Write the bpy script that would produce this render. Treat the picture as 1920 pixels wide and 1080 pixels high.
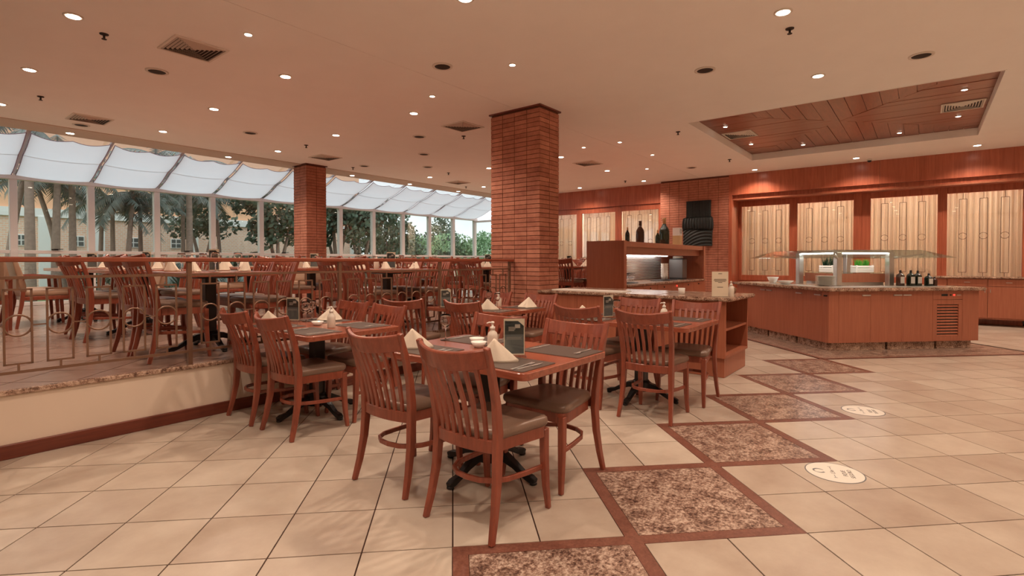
import bpy, bmesh, math, random
from math import sin, cos, pi, radians, sqrt, tan
from mathutils import Vector, Matrix

random.seed(7)
for _o in list(bpy.data.objects):
    bpy.data.objects.remove(_o, do_unlink=True)
SC = bpy.context.scene
COL = SC.collection

# ------------------------------------------------------------------ camera
HCAM, FPX = 1.30, 972.0
cam_d = bpy.data.cameras.new('camera')
cam = bpy.data.objects.new('camera', cam_d)
COL.objects.link(cam)
cam.location = (0, 0, HCAM)
cam.rotation_euler = (radians(89.0), 0, radians(38.5 - 90))
cam_d.sensor_width = 36
cam_d.lens = FPX / 1920 * 36
cam_d.shift_y = -(50.2 - FPX * tan(radians(1.0))) / 1920
cam_d.clip_end = 300
SC.camera = cam
SC.view_settings.view_transform = 'Standard'
SC.view_settings.look = 'None'
SC.view_settings.gamma = 1
SC.view_settings.use_curve_mapping = False
SC.view_settings.exposure = 0.37

# ------------------------------------------------------------------ sky
WARM = (1.0, 0.79, 0.62)
LAMP_W = 84.0
DISC_E = 14.0
BACKLIGHT_W = 34.0  # power of the lamps added behind the curtains
world = bpy.data.worlds.new('overcast_sky')
SC.world = world
world.use_nodes = True
wn, wl = world.node_tree.nodes, world.node_tree.links
wn.clear()
_out = wn.new('ShaderNodeOutputWorld')
_bg = wn.new('ShaderNodeBackground')
_tc = wn.new('ShaderNodeTexCoord')
_ns = wn.new('ShaderNodeTexNoise')
_ns.inputs['Scale'].default_value = 2.2
_ns.inputs['Detail'].default_value = 5
_mp = wn.new('ShaderNodeMapping')
_mp.inputs['Scale'].default_value = (1, 1, 3.5)
_rp = wn.new('ShaderNodeValToRGB')
_rp.color_ramp.elements[0].position = 0.35
_rp.color_ramp.elements[0].color = (0.58, 0.63, 0.65, 1)
_rp.color_ramp.elements[1].position = 0.68
_rp.color_ramp.elements[1].color = (0.90, 0.92, 0.93, 1)
wl.new(_tc.outputs['Generated'], _mp.inputs['Vector'])
wl.new(_mp.outputs['Vector'], _ns.inputs['Vector'])
wl.new(_ns.outputs['Fac'], _rp.inputs['Fac'])
wl.new(_rp.outputs['Color'], _bg.inputs['Color'])
_bg.inputs['Strength'].default_value = 1.5
wl.new(_bg.outputs['Background'], _out.inputs['Surface'])


# ------------------------------------------------------------------ materials
def new_mat(name):
    m = bpy.data.materials.new(name)
    m.use_nodes = True
    n = m.node_tree.nodes
    return m, n, m.node_tree.links, n['Principled BSDF']


def c4(c):
    return (c[0], c[1], c[2], 1)


def solid(name, col, rough=0.5, metal=0.0, spec=0.5, var=0.0, emit=None, es=1.0, bump=0.0, scale=40):
    m, n, l, b = new_mat(name)
    b.inputs['Roughness'].default_value = rough
    b.inputs['Metallic'].default_value = metal
    b.inputs['Specular IOR Level'].default_value = spec
    ns = n.new('ShaderNodeTexNoise')
    tc = n.new('ShaderNodeTexCoord')
    ns.inputs['Scale'].default_value = scale
    ns.inputs['Detail'].default_value = 4
    l.new(tc.outputs['Object'], ns.inputs['Vector'])
    mx = n.new('ShaderNodeMixRGB')
    v = max(var, 0.03)
    mx.inputs[1].default_value = c4([x * (1 - v) for x in col])
    mx.inputs[2].default_value = c4([min(1, x * (1 + v)) for x in col])
    l.new(ns.outputs['Fac'], mx.inputs[0])
    l.new(mx.outputs[0], b.inputs['Base Color'])
    if bump:
        bp = n.new('ShaderNodeBump')
        bp.inputs['Strength'].default_value = bump
        bp.inputs['Distance'].default_value = 0.004
        l.new(ns.outputs['Fac'], bp.inputs['Height'])
        l.new(bp.outputs[0], b.inputs['Normal'])
    if emit:
        b.inputs['Emission Color'].default_value = c4(emit)
        b.inputs['Emission Strength'].default_value = es
    return m


def wood(name, c0, c1, scl=(30, 30, 2.5), rough=0.4, coat=0.15):
    m, n, l, b = new_mat(name)
    tc = n.new('ShaderNodeTexCoord')
    mp = n.new('ShaderNodeMapping')
    mp.inputs['Scale'].default_value = scl
    ns = n.new('ShaderNodeTexNoise')
    ns.inputs['Scale'].default_value = 1.0
    ns.inputs['Detail'].default_value = 6
    ns.inputs['Roughness'].default_value = 0.65
    ns.inputs['Distortion'].default_value = 0.6
    oi = n.new('ShaderNodeObjectInfo')
    vm = n.new('ShaderNodeVectorMath')
    vm.operation = 'ADD'
    l.new(tc.outputs['Object'], mp.inputs['Vector'])
    l.new(mp.outputs[0], vm.inputs[0])
    l.new(oi.outputs['Location'], vm.inputs[1])
    l.new(vm.outputs[0], ns.inputs['Vector'])
    rp = n.new('ShaderNodeValToRGB')
    rp.color_ramp.elements[0].position = 0.3
    rp.color_ramp.elements[0].color = c4(c0)
    rp.color_ramp.elements[1].position = 0.72
    rp.color_ramp.elements[1].color = c4(c1)
    l.new(ns.outputs['Fac'], rp.inputs['Fac'])
    l.new(rp.outputs[0], b.inputs['Base Color'])
    b.inputs['Roughness'].default_value = rough
    b.inputs['Coat Weight'].default_value = coat
    b.inputs['Coat Roughness'].default_value = 0.25
    return m


def granite(name, cols, scale=55, rough=0.25):
    m, n, l, b = new_mat(name)
    tc = n.new('ShaderNodeTexCoord')
    oi = n.new('ShaderNodeObjectInfo')
    vm = n.new('ShaderNodeVectorMath')
    vm.operation = 'ADD'
    l.new(tc.outputs['Object'], vm.inputs[0])
    l.new(oi.outputs['Location'], vm.inputs[1])
    n1 = n.new('ShaderNodeTexNoise')
    n1.inputs['Scale'].default_value = scale
    n1.inputs['Detail'].default_value = 5
    n1.inputs['Roughness'].default_value = 0.8
    n2 = n.new('ShaderNodeTexNoise')
    n2.inputs['Scale'].default_value = scale * 0.22
    n2.inputs['Detail'].default_value = 3
    mx = n.new('ShaderNodeMath')
    mx.operation = 'MULTIPLY_ADD'
    mx.inputs[1].default_value = 0.3
    l.new(vm.outputs[0], n1.inputs['Vector'])
    l.new(vm.outputs[0], n2.inputs['Vector'])
    l.new(n2.outputs['Fac'], mx.inputs[0])
    ml = n.new('ShaderNodeMath')
    ml.operation = 'MULTIPLY'
    ml.inputs[1].default_value = 0.72
    l.new(n1.outputs['Fac'], ml.inputs[0])
    l.new(ml.outputs[0], mx.inputs[2])
    rp = n.new('ShaderNodeValToRGB')
    cr = rp.color_ramp
    cr.elements[0].position = 0.40
    cr.elements[0].color = c4(cols[0])
    cr.elements[1].position = 0.60
    cr.elements[1].color = c4(cols[3])
    e = cr.elements.new(0.47)
    e.color = c4(cols[1])
    e = cr.elements.new(0.53)
    e.color = c4(cols[2])
    l.new(mx.outputs[0], rp.inputs['Fac'])
    l.new(rp.outputs[0], b.inputs['Base Color'])
    b.inputs['Roughness'].default_value = rough
    return m


def tile_mat(name, ca, cb, rough, nscale=2.2):
    m, n, l, b = new_mat(name)
    tc = n.new('ShaderNodeTexCoord')
    oi = n.new('ShaderNodeObjectInfo')
    vm = n.new('ShaderNodeVectorMath')
    vm.operation = 'ADD'
    l.new(tc.outputs['Object'], vm.inputs[0])
    l.new(oi.outputs['Location'], vm.inputs[1])
    n1 = n.new('ShaderNodeTexNoise')
    n1.inputs['Scale'].default_value = nscale
    n1.inputs['Detail'].default_value = 8
    n1.inputs['Roughness'].default_value = 0.62
    l.new(vm.outputs[0], n1.inputs['Vector'])
    ad = n.new('ShaderNodeMath')
    ad.operation = 'MULTIPLY_ADD'
    ad.inputs[1].default_value = 0.3
    l.new(oi.outputs['Random'], ad.inputs[0])
    l.new(n1.outputs['Fac'], ad.inputs[2])
    rp = n.new('ShaderNodeValToRGB')
    rp.color_ramp.elements[0].position = 0.35
    rp.color_ramp.elements[0].color = c4(ca)
    rp.color_ramp.elements[1].position = 0.95
    rp.color_ramp.elements[1].color = c4(cb)
    l.new(ad.outputs[0], rp.inputs['Fac'])
    l.new(rp.outputs[0], b.inputs['Base Color'])
    b.inputs['Roughness'].default_value = rough
    b.inputs['Specular IOR Level'].default_value = 0.4
    return m


def glass_mat(name, tint=(0.93, 0.96, 0.95), ior=1.45, rough=0.0, extra=0.0):
    m = bpy.data.materials.new(name)
    m.use_nodes = True
    n, l = m.node_tree.nodes, m.node_tree.links
    n.clear()
    o = n.new('ShaderNodeOutputMaterial')
    mx = n.new('ShaderNodeMixShader')
    tr = n.new('ShaderNodeBsdfTransparent')
    gl = n.new('ShaderNodeBsdfGlossy')
    tr.inputs[0].default_value = c4(tint)
    gl.inputs['Roughness'].default_value = rough
    lw = n.new('ShaderNodeLayerWeight')
    lw.inputs['Blend'].default_value = 0.5
    pw = n.new('ShaderNodeMath')
    pw.operation = 'POWER'
    pw.inputs[1].default_value = 5.0
    l.new(lw.outputs['Facing'], pw.inputs[0])
    ad = n.new('ShaderNodeMath')
    ad.operation = 'MULTIPLY_ADD'
    ad.inputs[1].default_value = 0.75
    ad.inputs[2].default_value = ((ior - 1) / (ior + 1)) ** 2 + extra
    ad.use_clamp = True
    l.new(pw.outputs[0], ad.inputs[0])
    l.new(ad.outputs[0], mx.inputs[0])
    l.new(tr.outputs[0], mx.inputs[1])
    l.new(gl.outputs[0], mx.inputs[2])
    l.new(mx.outputs[0], o.inputs[0])
    return m


def fabric_mat(name, col, tcol, fac):
    m = bpy.data.materials.new(name)
    m.use_nodes = True
    n, l = m.node_tree.nodes, m.node_tree.links
    n.clear()
    o = n.new('ShaderNodeOutputMaterial')
    mx = n.new('ShaderNodeMixShader')
    df = n.new('ShaderNodeBsdfDiffuse')
    tl = n.new('ShaderNodeBsdfTranslucent')
    ns = n.new('ShaderNodeTexNoise')
    ns.inputs['Scale'].default_value = 6
    tc = n.new('ShaderNodeTexCoord')
    l.new(tc.outputs['Object'], ns.inputs['Vector'])
    cm = n.new('ShaderNodeMixRGB')
    cm.inputs[1].default_value = c4([x * 0.95 for x in col])
    cm.inputs[2].default_value = c4(col)
    l.new(ns.outputs['Fac'], cm.inputs[0])
    l.new(cm.outputs[0], df.inputs[0])
    tl.inputs[0].default_value = c4(tcol)
    mx.inputs[0].default_value = fac
    l.new(df.outputs[0], mx.inputs[1])
    l.new(tl.outputs[0], mx.inputs[2])
    l.new(mx.outputs[0], o.inputs[0])
    return m


def brick_mat(name, c0, c1):
    m, n, l, b = new_mat(name)
    tc = n.new('ShaderNodeTexCoord')
    oi = n.new('ShaderNodeObjectInfo')
    vm = n.new('ShaderNodeVectorMath')
    vm.operation = 'ADD'
    l.new(tc.outputs['Object'], vm.inputs[0])
    l.new(oi.outputs['Location'], vm.inputs[1])
    ns = n.new('ShaderNodeTexNoise')
    ns.inputs['Scale'].default_value = 7
    ns.inputs['Detail'].default_value = 6
    ns.inputs['Roughness'].default_value = 0.7
    l.new(vm.outputs[0], ns.inputs['Vector'])
    ad = n.new('ShaderNodeMath')
    ad.operation = 'MULTIPLY_ADD'
    ad.inputs[1].default_value = 0.35
    l.new(oi.outputs['Random'], ad.inputs[0])
    l.new(ns.outputs['Fac'], ad.inputs[2])
    rp = n.new('ShaderNodeValToRGB')
    rp.color_ramp.elements[0].position = 0.4
    rp.color_ramp.elements[0].color = c4(c0)
    rp.color_ramp.elements[1].position = 0.95
    rp.color_ramp.elements[1].color = c4(c1)
    l.new(ad.outputs[0], rp.inputs['Fac'])
    l.new(rp.outputs[0], b.inputs['Base Color'])
    b.inputs['Roughness'].default_value = 0.8
    bp = n.new('ShaderNodeBump')
    bp.inputs['Strength'].default_value = 0.5
    bp.inputs['Distance'].default_value = 0.004
    l.new(ns.outputs['Fac'], bp.inputs['Height'])
    l.new(bp.outputs[0], b.inputs['Normal'])
    return m


M = {}
M['chair'] = wood('chair_wood', (0.195, 0.044, 0.023), (0.335, 0.083, 0.045), (25, 25, 4), 0.35, 0.25)
M['table'] = wood('table_wood', (0.24, 0.058, 0.030), (0.38, 0.105, 0.055), (30, 3, 30), 0.22, 0.5)
M['panel'] = wood('panel_wood', (0.34, 0.078, 0.037), (0.55, 0.155, 0.080), (22, 22, 1.2), 0.32, 0.35)
M['panel_l'] = wood('laminate_wood', (0.34, 0.105, 0.055), (0.44, 0.150, 0.082), (45, 45, 1.5), 0.4, 0.1)
M['rail'] = wood('handrail_wood', (0.25, 0.058, 0.026), (0.36, 0.09, 0.045), (3, 40, 40), 0.35, 0.3)
M['plank'] = wood('plank_wood', (0.19, 0.046, 0.022), (0.32, 0.085, 0.040), (3, 26, 26), 0.35, 0.25)
M['dark_wood'] = wood('baseboard_wood', (0.11, 0.020, 0.010), (0.20, 0.042, 0.020), (2, 40, 40), 0.4, 0.2)
M['leather'] = solid('seat_leather', (0.20, 0.125, 0.090), 0.30, 0, 0.5, 0.08, bump=0.12, scale=120)
M['tan'] = solid('tan_leather', (0.42, 0.27, 0.185), 0.42, 0, 0.4, 0.06)
M['iron'] = solid('black_iron', (0.012, 0.010, 0.010), 0.35, 0.2, 0.5, 0.2)
M['grey_iron'] = solid('pedestal_paint', (0.035, 0.032, 0.030), 0.4, 0.2, 0.5, 0.1)
M['bronze'] = solid('bronze_bar', (0.24, 0.135, 0.088), 0.38, 0.4, 0.5, 0.05)
M['granite'] = granite('granite_brown', [(0.045, 0.020, 0.015), (0.17, 0.095, 0.070), (0.34, 0.225, 0.170), (0.55, 0.42, 0.335)], 46, 0.28)
M['granite_top'] = granite('granite_counter', [(0.06, 0.028, 0.020), (0.24, 0.135, 0.092), (0.45, 0.29, 0.21), (0.64, 0.47, 0.36)], 62, 0.18)
M['strip'] = granite('strip_brown', [(0.13, 0.045, 0.028), (0.165, 0.062, 0.042), (0.185, 0.072, 0.048), (0.23, 0.095, 0.065)], 60, 0.35)
M['tile'] = tile_mat('floor_tile', (0.375, 0.285, 0.222), (0.575, 0.49, 0.40), 0.28, 3.2)
M['grout'] = solid('grout', (0.055, 0.025, 0.018), 0.8, 0, 0.2, 0.1)
M['tile2'] = tile_mat('upper_tile', (0.27, 0.165, 0.125), (0.40, 0.27, 0.215), 0.22)
M['grout2'] = solid('upper_grout', (0.05, 0.03, 0.024), 0.8, 0, 0.2, 0.1)
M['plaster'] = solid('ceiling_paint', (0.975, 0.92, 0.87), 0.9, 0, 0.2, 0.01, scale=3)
M['plaster_d'] = solid('ceiling_band_tan', (0.66, 0.52, 0.43), 0.9, 0, 0.2, 0.02, scale=3)  # ceiling band, darker and tanner than the rest of the ceiling
M['wall'] = solid('wall_paint', (0.80, 0.66, 0.54), 0.8, 0, 0.2, 0.03, scale=3)
M['brick'] = brick_mat('brick', (0.36, 0.122, 0.075), (0.60, 0.25, 0.16))
M['mortar'] = solid('mortar', (0.16, 0.065, 0.045), 0.95, 0, 0.1, 0.1)
M['white_metal'] = solid('white_frame', (0.74, 0.70, 0.68), 0.45, 0, 0.5, 0.02)
M['rafter'] = solid('rafter_paint', (0.50, 0.44, 0.44), 0.5, 0, 0.4, 0.02)
M['steel'] = solid('brushed_steel', (0.62, 0.60, 0.57), 0.3, 0.9, 0.5, 0.05)
M['chrome'] = solid('cutlery_steel', (0.85, 0.83, 0.80), 0.32, 0.85, 0.5, 0.02)
M['pane'] = glass_mat('window_glass', (0.90, 0.94, 0.92), 1.5, 0.0, 0.015)
M['glass'] = glass_mat('clear_glass', (0.93, 0.94, 0.94), 1.5, 0.0, 0.06)
M['goblet'] = solid('goblet_glass', (0.97, 0.97, 0.97), 0.0)
M['goblet'].node_tree.nodes['Principled BSDF'].inputs['Transmission Weight'].default_value = 1.0
M['goblet'].node_tree.nodes['Principled BSDF'].inputs['IOR'].default_value = 1.48
M['guard'] = glass_mat('guard_glass', (0.90, 0.96, 0.94), 1.5, 0.0, 0.03)
M['acrylic'] = glass_mat('acrylic', (0.93, 0.95, 0.95), 1.45, 0.02, 0.02)
M['blind'] = fabric_mat('roof_fabric', (0.84, 0.86, 0.89), (0.90, 0.94, 0.98), 0.62)
M['curtain'] = fabric_mat('curtain_fabric', (0.78, 0.66, 0.53), (0.74, 0.64, 0.52), 0.35)
M['cord'] = solid('blind_cord', (0.33, 0.22, 0.30), 0.7)
M['napkin'] = solid('napkin_cloth', (0.78, 0.68, 0.56), 0.9, 0, 0.1, 0.05, bump=0.2, scale=150)
M['mat'] = solid('placemat', (0.085, 0.058, 0.046), 0.5, 0, 0.4, 0.12, scale=90)
M['ceramic'] = solid('white_ceramic', (0.82, 0.78, 0.72), 0.2, 0, 0.5)
M['plastic'] = solid('frosted_plastic', (0.72, 0.64, 0.55), 0.3, 0, 0.5)
M['white_plastic'] = solid('white_plastic', (0.82, 0.77, 0.70), 0.4, 0, 0.5)
M['paper'] = solid('cream_paper', (0.74, 0.64, 0.50), 0.8, 0, 0.2)
M['card_dark'] = solid('card_dark', (0.022, 0.030, 0.030), 0.35)
M['card_mid'] = solid('card_mid', (0.10, 0.12, 0.12), 0.35)
M['card_line'] = solid('card_line', (0.42, 0.38, 0.33), 0.5)
M['ink'] = solid('ink', (0.05, 0.035, 0.03), 0.6)
M['vent_d'] = solid('vent_dark', (0.045, 0.028, 0.022), 0.8)
M['vent'] = solid('vent_paint', (0.62, 0.50, 0.42), 0.6)
M['vent_w'] = solid('vent_white', (0.80, 0.72, 0.64), 0.6)
M['lamp'] = solid('lamp_lens', (1, 0.9, 0.8), 0.5, emit=(1, 0.86, 0.70), es=DISC_E)
M['strip_lamp'] = solid('led_tube', (1, 1, 1), 0.5, emit=(1.0, 0.97, 0.92), es=12)
M['slate'] = solid('slate_relief', (0.022, 0.030, 0.032), 0.55, 0, 0.4, 0.25, scale=25)
M['bottle_g'] = solid('bottle_green', (0.012, 0.018, 0.010), 0.12, 0, 0.6)
M['bottle_b'] = solid('bottle_brown', (0.05, 0.018, 0.010), 0.12, 0, 0.6)
M['gold'] = solid('gold_foil', (0.60, 0.42, 0.22), 0.35, 0.5, 0.5)
M['label'] = solid('bottle_label', (0.60, 0.56, 0.52), 0.7)
M['grass'] = solid('crate_grass', (0.07, 0.30, 0.02), 0.6, var=0.4, scale=60)
M['grass_d'] = solid('crate_herb', (0.010, 0.035, 0.012), 0.6, var=0.4, scale=60)
M['wicker'] = solid('wicker', (0.20, 0.10, 0.05), 0.8, var=0.4, scale=200, bump=0.6)
M['red_led'] = solid('red_led', (0.8, 0.02, 0.02), 0.5, emit=(1, 0.03, 0.02), es=3)
M['black'] = solid('black_plastic', (0.015, 0.013, 0.013), 0.4)
M['came'] = solid('lead_line', (0.13, 0.07, 0.05), 0.5)
M['sticker'] = solid('sticker_white', (0.76, 0.70, 0.62), 0.45)
M['sticker_g'] = solid('sticker_grey', (0.16, 0.16, 0.16), 0.5)
M['leaf'] = solid('leaf_dark', (0.115, 0.165, 0.115), 0.6, var=0.6, scale=3)
M['leaf_l'] = solid('leaf_light', (0.32, 0.46, 0.27), 0.6, var=0.5, scale=3)
M['palm'] = solid('palm_frond', (0.22, 0.26, 0.235), 0.55, var=0.5, scale=4)
M['trunk'] = solid('trunk', (0.36, 0.25, 0.21), 0.9, var=0.4, scale=12, bump=0.8)
M['b_white'] = solid('far_white', (0.92, 0.90, 0.88), 0.8)
M['b_orange'] = solid('far_orange', (0.95, 0.52, 0.32), 0.85, var=0.1)
M['lawn'] = solid('lawn', (0.16, 0.26, 0.10), 0.9, var=0.4, scale=2)
M['grey_steel'] = solid('grey_steel', (0.16, 0.15, 0.145), 0.35, 0.6, 0.5, 0.05)
M['mirror'] = solid('ribbed_steel', (0.60, 0.52, 0.45), 0.22, 0.85, 0.5)
M['tray_white'] = solid('white_tray', (0.75, 0.70, 0.64), 0.5)


def far_brick():
    m, n, l, b = new_mat('far_brick')
    tc = n.new('ShaderNodeTexCoord')
    sp = n.new('ShaderNodeSeparateXYZ')
    cb = n.new('ShaderNodeCombineXYZ')
    l.new(tc.outputs['Object'], sp.inputs[0])
    l.new(sp.outputs['X'], cb.inputs[0])
    l.new(sp.outputs['Z'], cb.inputs[1])
    br = n.new('ShaderNodeTexBrick')
    br.inputs['Scale'].default_value = 3.2
    br.inputs['Color1'].default_value = (0.98, 0.62, 0.46, 1)
    br.inputs['Color2'].default_value = (0.92, 0.54, 0.39, 1)
    br.inputs['Mortar'].default_value = (0.88, 0.78, 0.70, 1)
    br.inputs['Mortar Size'].default_value = 0.03
    l.new(cb.outputs[0], br.inputs['Vector'])
    l.new(br.outputs['Color'], b.inputs['Base Color'])
    b.inputs['Roughness'].default_value = 0.9
    return m


M['far_brick'] = far_brick()


# ------------------------------------------------------------------ mesh tools
class MB:
    def __init__(self):
        self.v, self.f, self.s = [], [], []

    def add(self, vs, fs, smooth=False, mat=None):
        o = len(self.v)
        if mat is not None:
            vs = [tuple(mat @ Vector(p)) for p in vs]
        self.v += [tuple(p) for p in vs]
        self.f += [tuple(i + o for i in q) for q in fs]
        self.s += [smooth] * len(fs)
        return self

    def box(self, x0, x1, y0, y1, z0, z1, mat=None):
        vs = [(x0, y0, z0), (x1, y0, z0), (x1, y1, z0), (x0, y1, z0),
              (x0, y0, z1), (x1, y0, z1), (x1, y1, z1), (x0, y1, z1)]
        fs = [(3, 2, 1, 0), (4, 5, 6, 7), (0, 1, 5, 4), (1, 2, 6, 5), (2, 3, 7, 6), (3, 0, 4, 7)]
        return self.add(vs, fs, False, mat)

    def prism(self, poly, z0, z1, mat=None, smooth=False):
        k = len(poly)
        vs = [(p[0], p[1], z0) for p in poly] + [(p[0], p[1], z1) for p in poly]
        fs = [tuple(range(k))[::-1], tuple(range(k, 2 * k))]
        self.add(vs, fs, False, mat)
        o = len(self.v) - 2 * k
        for i in range(k):
            j = (i + 1) % k
            self.f.append((o + i, o + j, o + k + j, o + k + i))
            self.s.append(smooth)
        return self

    def layers(self, rings, smooth=True, cap=True, mat=None):
        """rings: list of equal-length closed loops of 3-D points"""
        k = len(rings[0])
        vs = [p for r in rings for p in r]
        fs, sm = [], []
        for a in range(len(rings) - 1):
            for i in range(k):
                j = (i + 1) % k
                fs.append((a * k + i, a * k + j, (a + 1) * k + j, (a + 1) * k + i))
                sm.append(smooth)
        if cap:
            fs.append(tuple(range(k))[::-1])
            fs.append(tuple(range((len(rings) - 1) * k, len(rings) * k)))
            sm += [False, False]
        o = len(self.v)
        if mat is not None:
            vs = [tuple(mat @ Vector(p)) for p in vs]
        self.v += [tuple(p) for p in vs]
        self.f += [tuple(i + o for i in q) for q in fs]
        self.s += sm
        return self

    def lathe(self, prof, n=16, cap=True, mat=None, smooth=True):
        rings = [[(r * cos(2 * pi * i / n), r * sin(2 * pi * i / n), z) for i in range(n)] for r, z in prof]
        return self.layers(rings, smooth, cap, mat)

    def tube(self, pts, r, n=8, smooth=True, cap=True, mat=None):
        pts = [Vector(p) for p in pts]
        rr = r if isinstance(r, (list, tuple)) else [r] * len(pts)
        rings = []
        ref = None
        for i, p in enumerate(pts):
            t = (pts[min(i + 1, len(pts) - 1)] - pts[max(i - 1, 0)]).normalized()
            if ref is None:
                ref = Vector((0, 0, 1)) if abs(t.z) < 0.9 else Vector((1, 0, 0))
            u = t.cross(ref).normalized()
            w = u.cross(t).normalized()
            ref = w
            rings.append([tuple(p + (u * cos(2 * pi * k / n) + w * sin(2 * pi * k / n)) * rr[i]) for k in range(n)])
        return self.layers(rings, smooth, cap, mat)

    def sweep(self, pts, side, w, h, mat=None, smooth=False):
        """rectangular bar: width w along 'side', thickness h along tangent x side; w/h may be lists"""
        pts = [Vector(p) for p in pts]
        ws = w if isinstance(w, (list, tuple)) else [w] * len(pts)
        hs = h if isinstance(h, (list, tuple)) else [h] * len(pts)
        rings = []
        sd = Vector(side).normalized()
        for i, p in enumerate(pts):
            t = (pts[min(i + 1, len(pts) - 1)] - pts[max(i - 1, 0)]).normalized()
            s = (sd - t * sd.dot(t)).normalized()
            nn = t.cross(s).normalized()
            a, b = s * ws[i] / 2, nn * hs[i] / 2
            rings.append([tuple(p - a - b), tuple(p + a - b), tuple(p + a + b), tuple(p - a + b)])
        return self.layers(rings, smooth, True, mat)

    def mesh(self, name, bevel=0.0, seg=1):
        me = bpy.data.meshes.new(name)
        me.from_pydata(self.v, [], self.f)
        me.polygons.foreach_set('use_smooth', self.s)
        bm = bmesh.new()
        bm.from_mesh(me)
        bmesh.ops.recalc_face_normals(bm, faces=bm.faces)
        if bevel > 0:
            ed = [e for e in bm.edges if len(e.link_faces) == 2 and e.calc_face_angle(0) > 0.6]
            bmesh.ops.bevel(bm, geom=ed, offset=bevel, segments=seg, affect='EDGES', clamp_overlap=True)
        bm.to_mesh(me)
        bm.free()
        me.update()
        return me

    def build(self, name, mat, parent=None, bevel=0.0, seg=1, loc=None, rz=None):
        me = self.mesh(name, bevel, seg)
        return mobj(name, me, mat, parent, loc, rz)


def mobj(name, me, mat, parent=None, loc=None, rz=None):
    if not me.materials:
        me.materials.append(M[mat] if isinstance(mat, str) else mat)
    o = bpy.data.objects.new(name, me)
    COL.objects.link(o)
    if parent:
        o.parent = parent
    if loc is not None:
        o.location = loc
    if rz is not None:
        o.rotation_euler = (0, 0, rz)
    return o


def tag(o, label, cat, group=None):
    o['label'] = label
    o['category'] = cat
    if group:
        o['group'] = group
    return o


def thing(name, label, cat, loc=(0, 0, 0), rz=0, group=None):
    o = bpy.data.objects.new(name, None)
    o.empty_display_size = 0.05
    COL.objects.link(o)
    o.location = loc
    o.rotation_euler = (0, 0, rz)
    return tag(o, label, cat, group)


def struct(o, label=None):
    o['kind'] = 'structure'
    if label:
        o['label'] = label
    return o


def sroot(name, label=None, loc=(0, 0, 0)):
    o = bpy.data.objects.new(name, None)
    o.empty_display_size = 0.05
    COL.objects.link(o)
    o.location = loc
    return struct(o, label)


def kids(o):
    return [c for c in ALLKIDS.get(o.name, [])]


ALLKIDS = {}


def snapshot(root):
    """remember the tree of a prototype (children lists are slow to query)"""
    def walk(o):
        ALLKIDS[o.name] = list(o.children)
        for c in o.children:
            walk(c)
    walk(root)
    return root


USED = set()


def place(proto, loc, rz, label, group=None):
    if proto.name not in ALLKIDS:
        snapshot(proto)
    if proto.name not in USED:
        USED.add(proto.name)
        r = proto
    else:
        r = proto.copy()
        COL.objects.link(r)
        for ch in kids(proto):
            c = ch.copy()
            COL.objects.link(c)
            c.parent = r
            for g in kids(ch):
                d = g.copy()
                COL.objects.link(d)
                d.parent = c
    r.location = loc
    r.rotation_euler = (0, 0, rz)
    r['label'] = label
    if group:
        r['group'] = group
    return r


def rrect(x0, x1, y0, y1, r, n=5):
    out = []
    for cx, cy, a0 in ((x1 - r, y1 - r, 0), (x0 + r, y1 - r, 90), (x0 + r, y0 + r, 180), (x1 - r, y0 + r, 270)):
        for i in range(n + 1):
            a = radians(a0 + 90 * i / n)
            out.append((cx + r * cos(a), cy + r * sin(a)))
    return out


def clip_poly(poly, ax, lim, keep_less):
    out = []
    k = len(poly)
    for i in range(k):
        p, q = poly[i], poly[(i + 1) % k]
        pin = (p[ax] <= lim) if keep_less else (p[ax] >= lim)
        qin = (q[ax] <= lim) if keep_less else (q[ax] >= lim)
        if pin:
            out.append(p)
        if pin != qin:
            t = (lim - p[ax]) / (q[ax] - p[ax])
            out.append((p[0] + t * (q[0] - p[0]), p[1] + t * (q[1] - p[1])))
    return out


def text_mesh(s, size, name):
    cu = bpy.data.curves.new(name, 'FONT')
    cu.body = s
    cu.size = size
    cu.align_x = 'CENTER'
    cu.align_y = 'CENTER'
    cu.extrude = 0.0002
    o = bpy.data.objects.new(name, cu)
    COL.objects.link(o)
    dg = bpy.context.evaluated_depsgraph_get()
    me = bpy.data.meshes.new_from_object(o.evaluated_get(dg))
    bpy.data.objects.remove(o, do_unlink=True)
    me.name = name
    me.materials.clear()
    return me


ORD = ['first', 'second', 'third', 'fourth', 'fifth', 'sixth', 'seventh', 'eighth', 'ninth', 'tenth', 'eleventh', 'twelfth', 'thirteenth']
S2 = 2 ** -0.5
CF = Vector((cos(radians(38.5)), sin(radians(38.5))))


def depth(x, y):
    return x * CF.x + y * CF.y


def pixx(x, y):
    d = depth(x, y)
    return 960 + FPX * (x * CF.y - y * CF.x) / d if d > 0.05 else -1e9

# ------------------------------------------------------------------ lower floor
TS = 0.4036
IV = Vector((S2, -S2))
JV = Vector((S2, S2))
CHY = 1.045
X0, PERIOD = 1.66, 2 * TS * sqrt(2)
floor = struct(MB().box(-3, 14.9, -5, 4.76, -0.25, -0.004).build('floor', 'grout'),
               'cream ceramic tile floor laid diagonally with granite diamonds')
APX = Vector((7.939, CHY))
APL = 3.33
GAP = 0.0072


def lattice_tiles(origin, test, ca, cb):
    res = []
    for a in range(*ca):
        for b in range(*cb):
            c = origin + IV * ((a + 0.5) * TS) + JV * ((b + 0.5) * TS)
            if test(c):
                res.append(c)
    return res


def diamonds_ok(c, half):
    for k in range(-3, 6):
        if abs(c.x - (X0 + PERIOD * k)) + abs(c.y - CHY) < half:
            return False
    return True


def left_ok(c):
    if c.y < CHY or not diamonds_ok(c, 0.62) or c.x < -2.6 or c.x > 14.6 or c.y > 4.95:
        return False
    return (c - APX).dot(IV) < 0 or (c - APX).dot(JV) > APL


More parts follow.
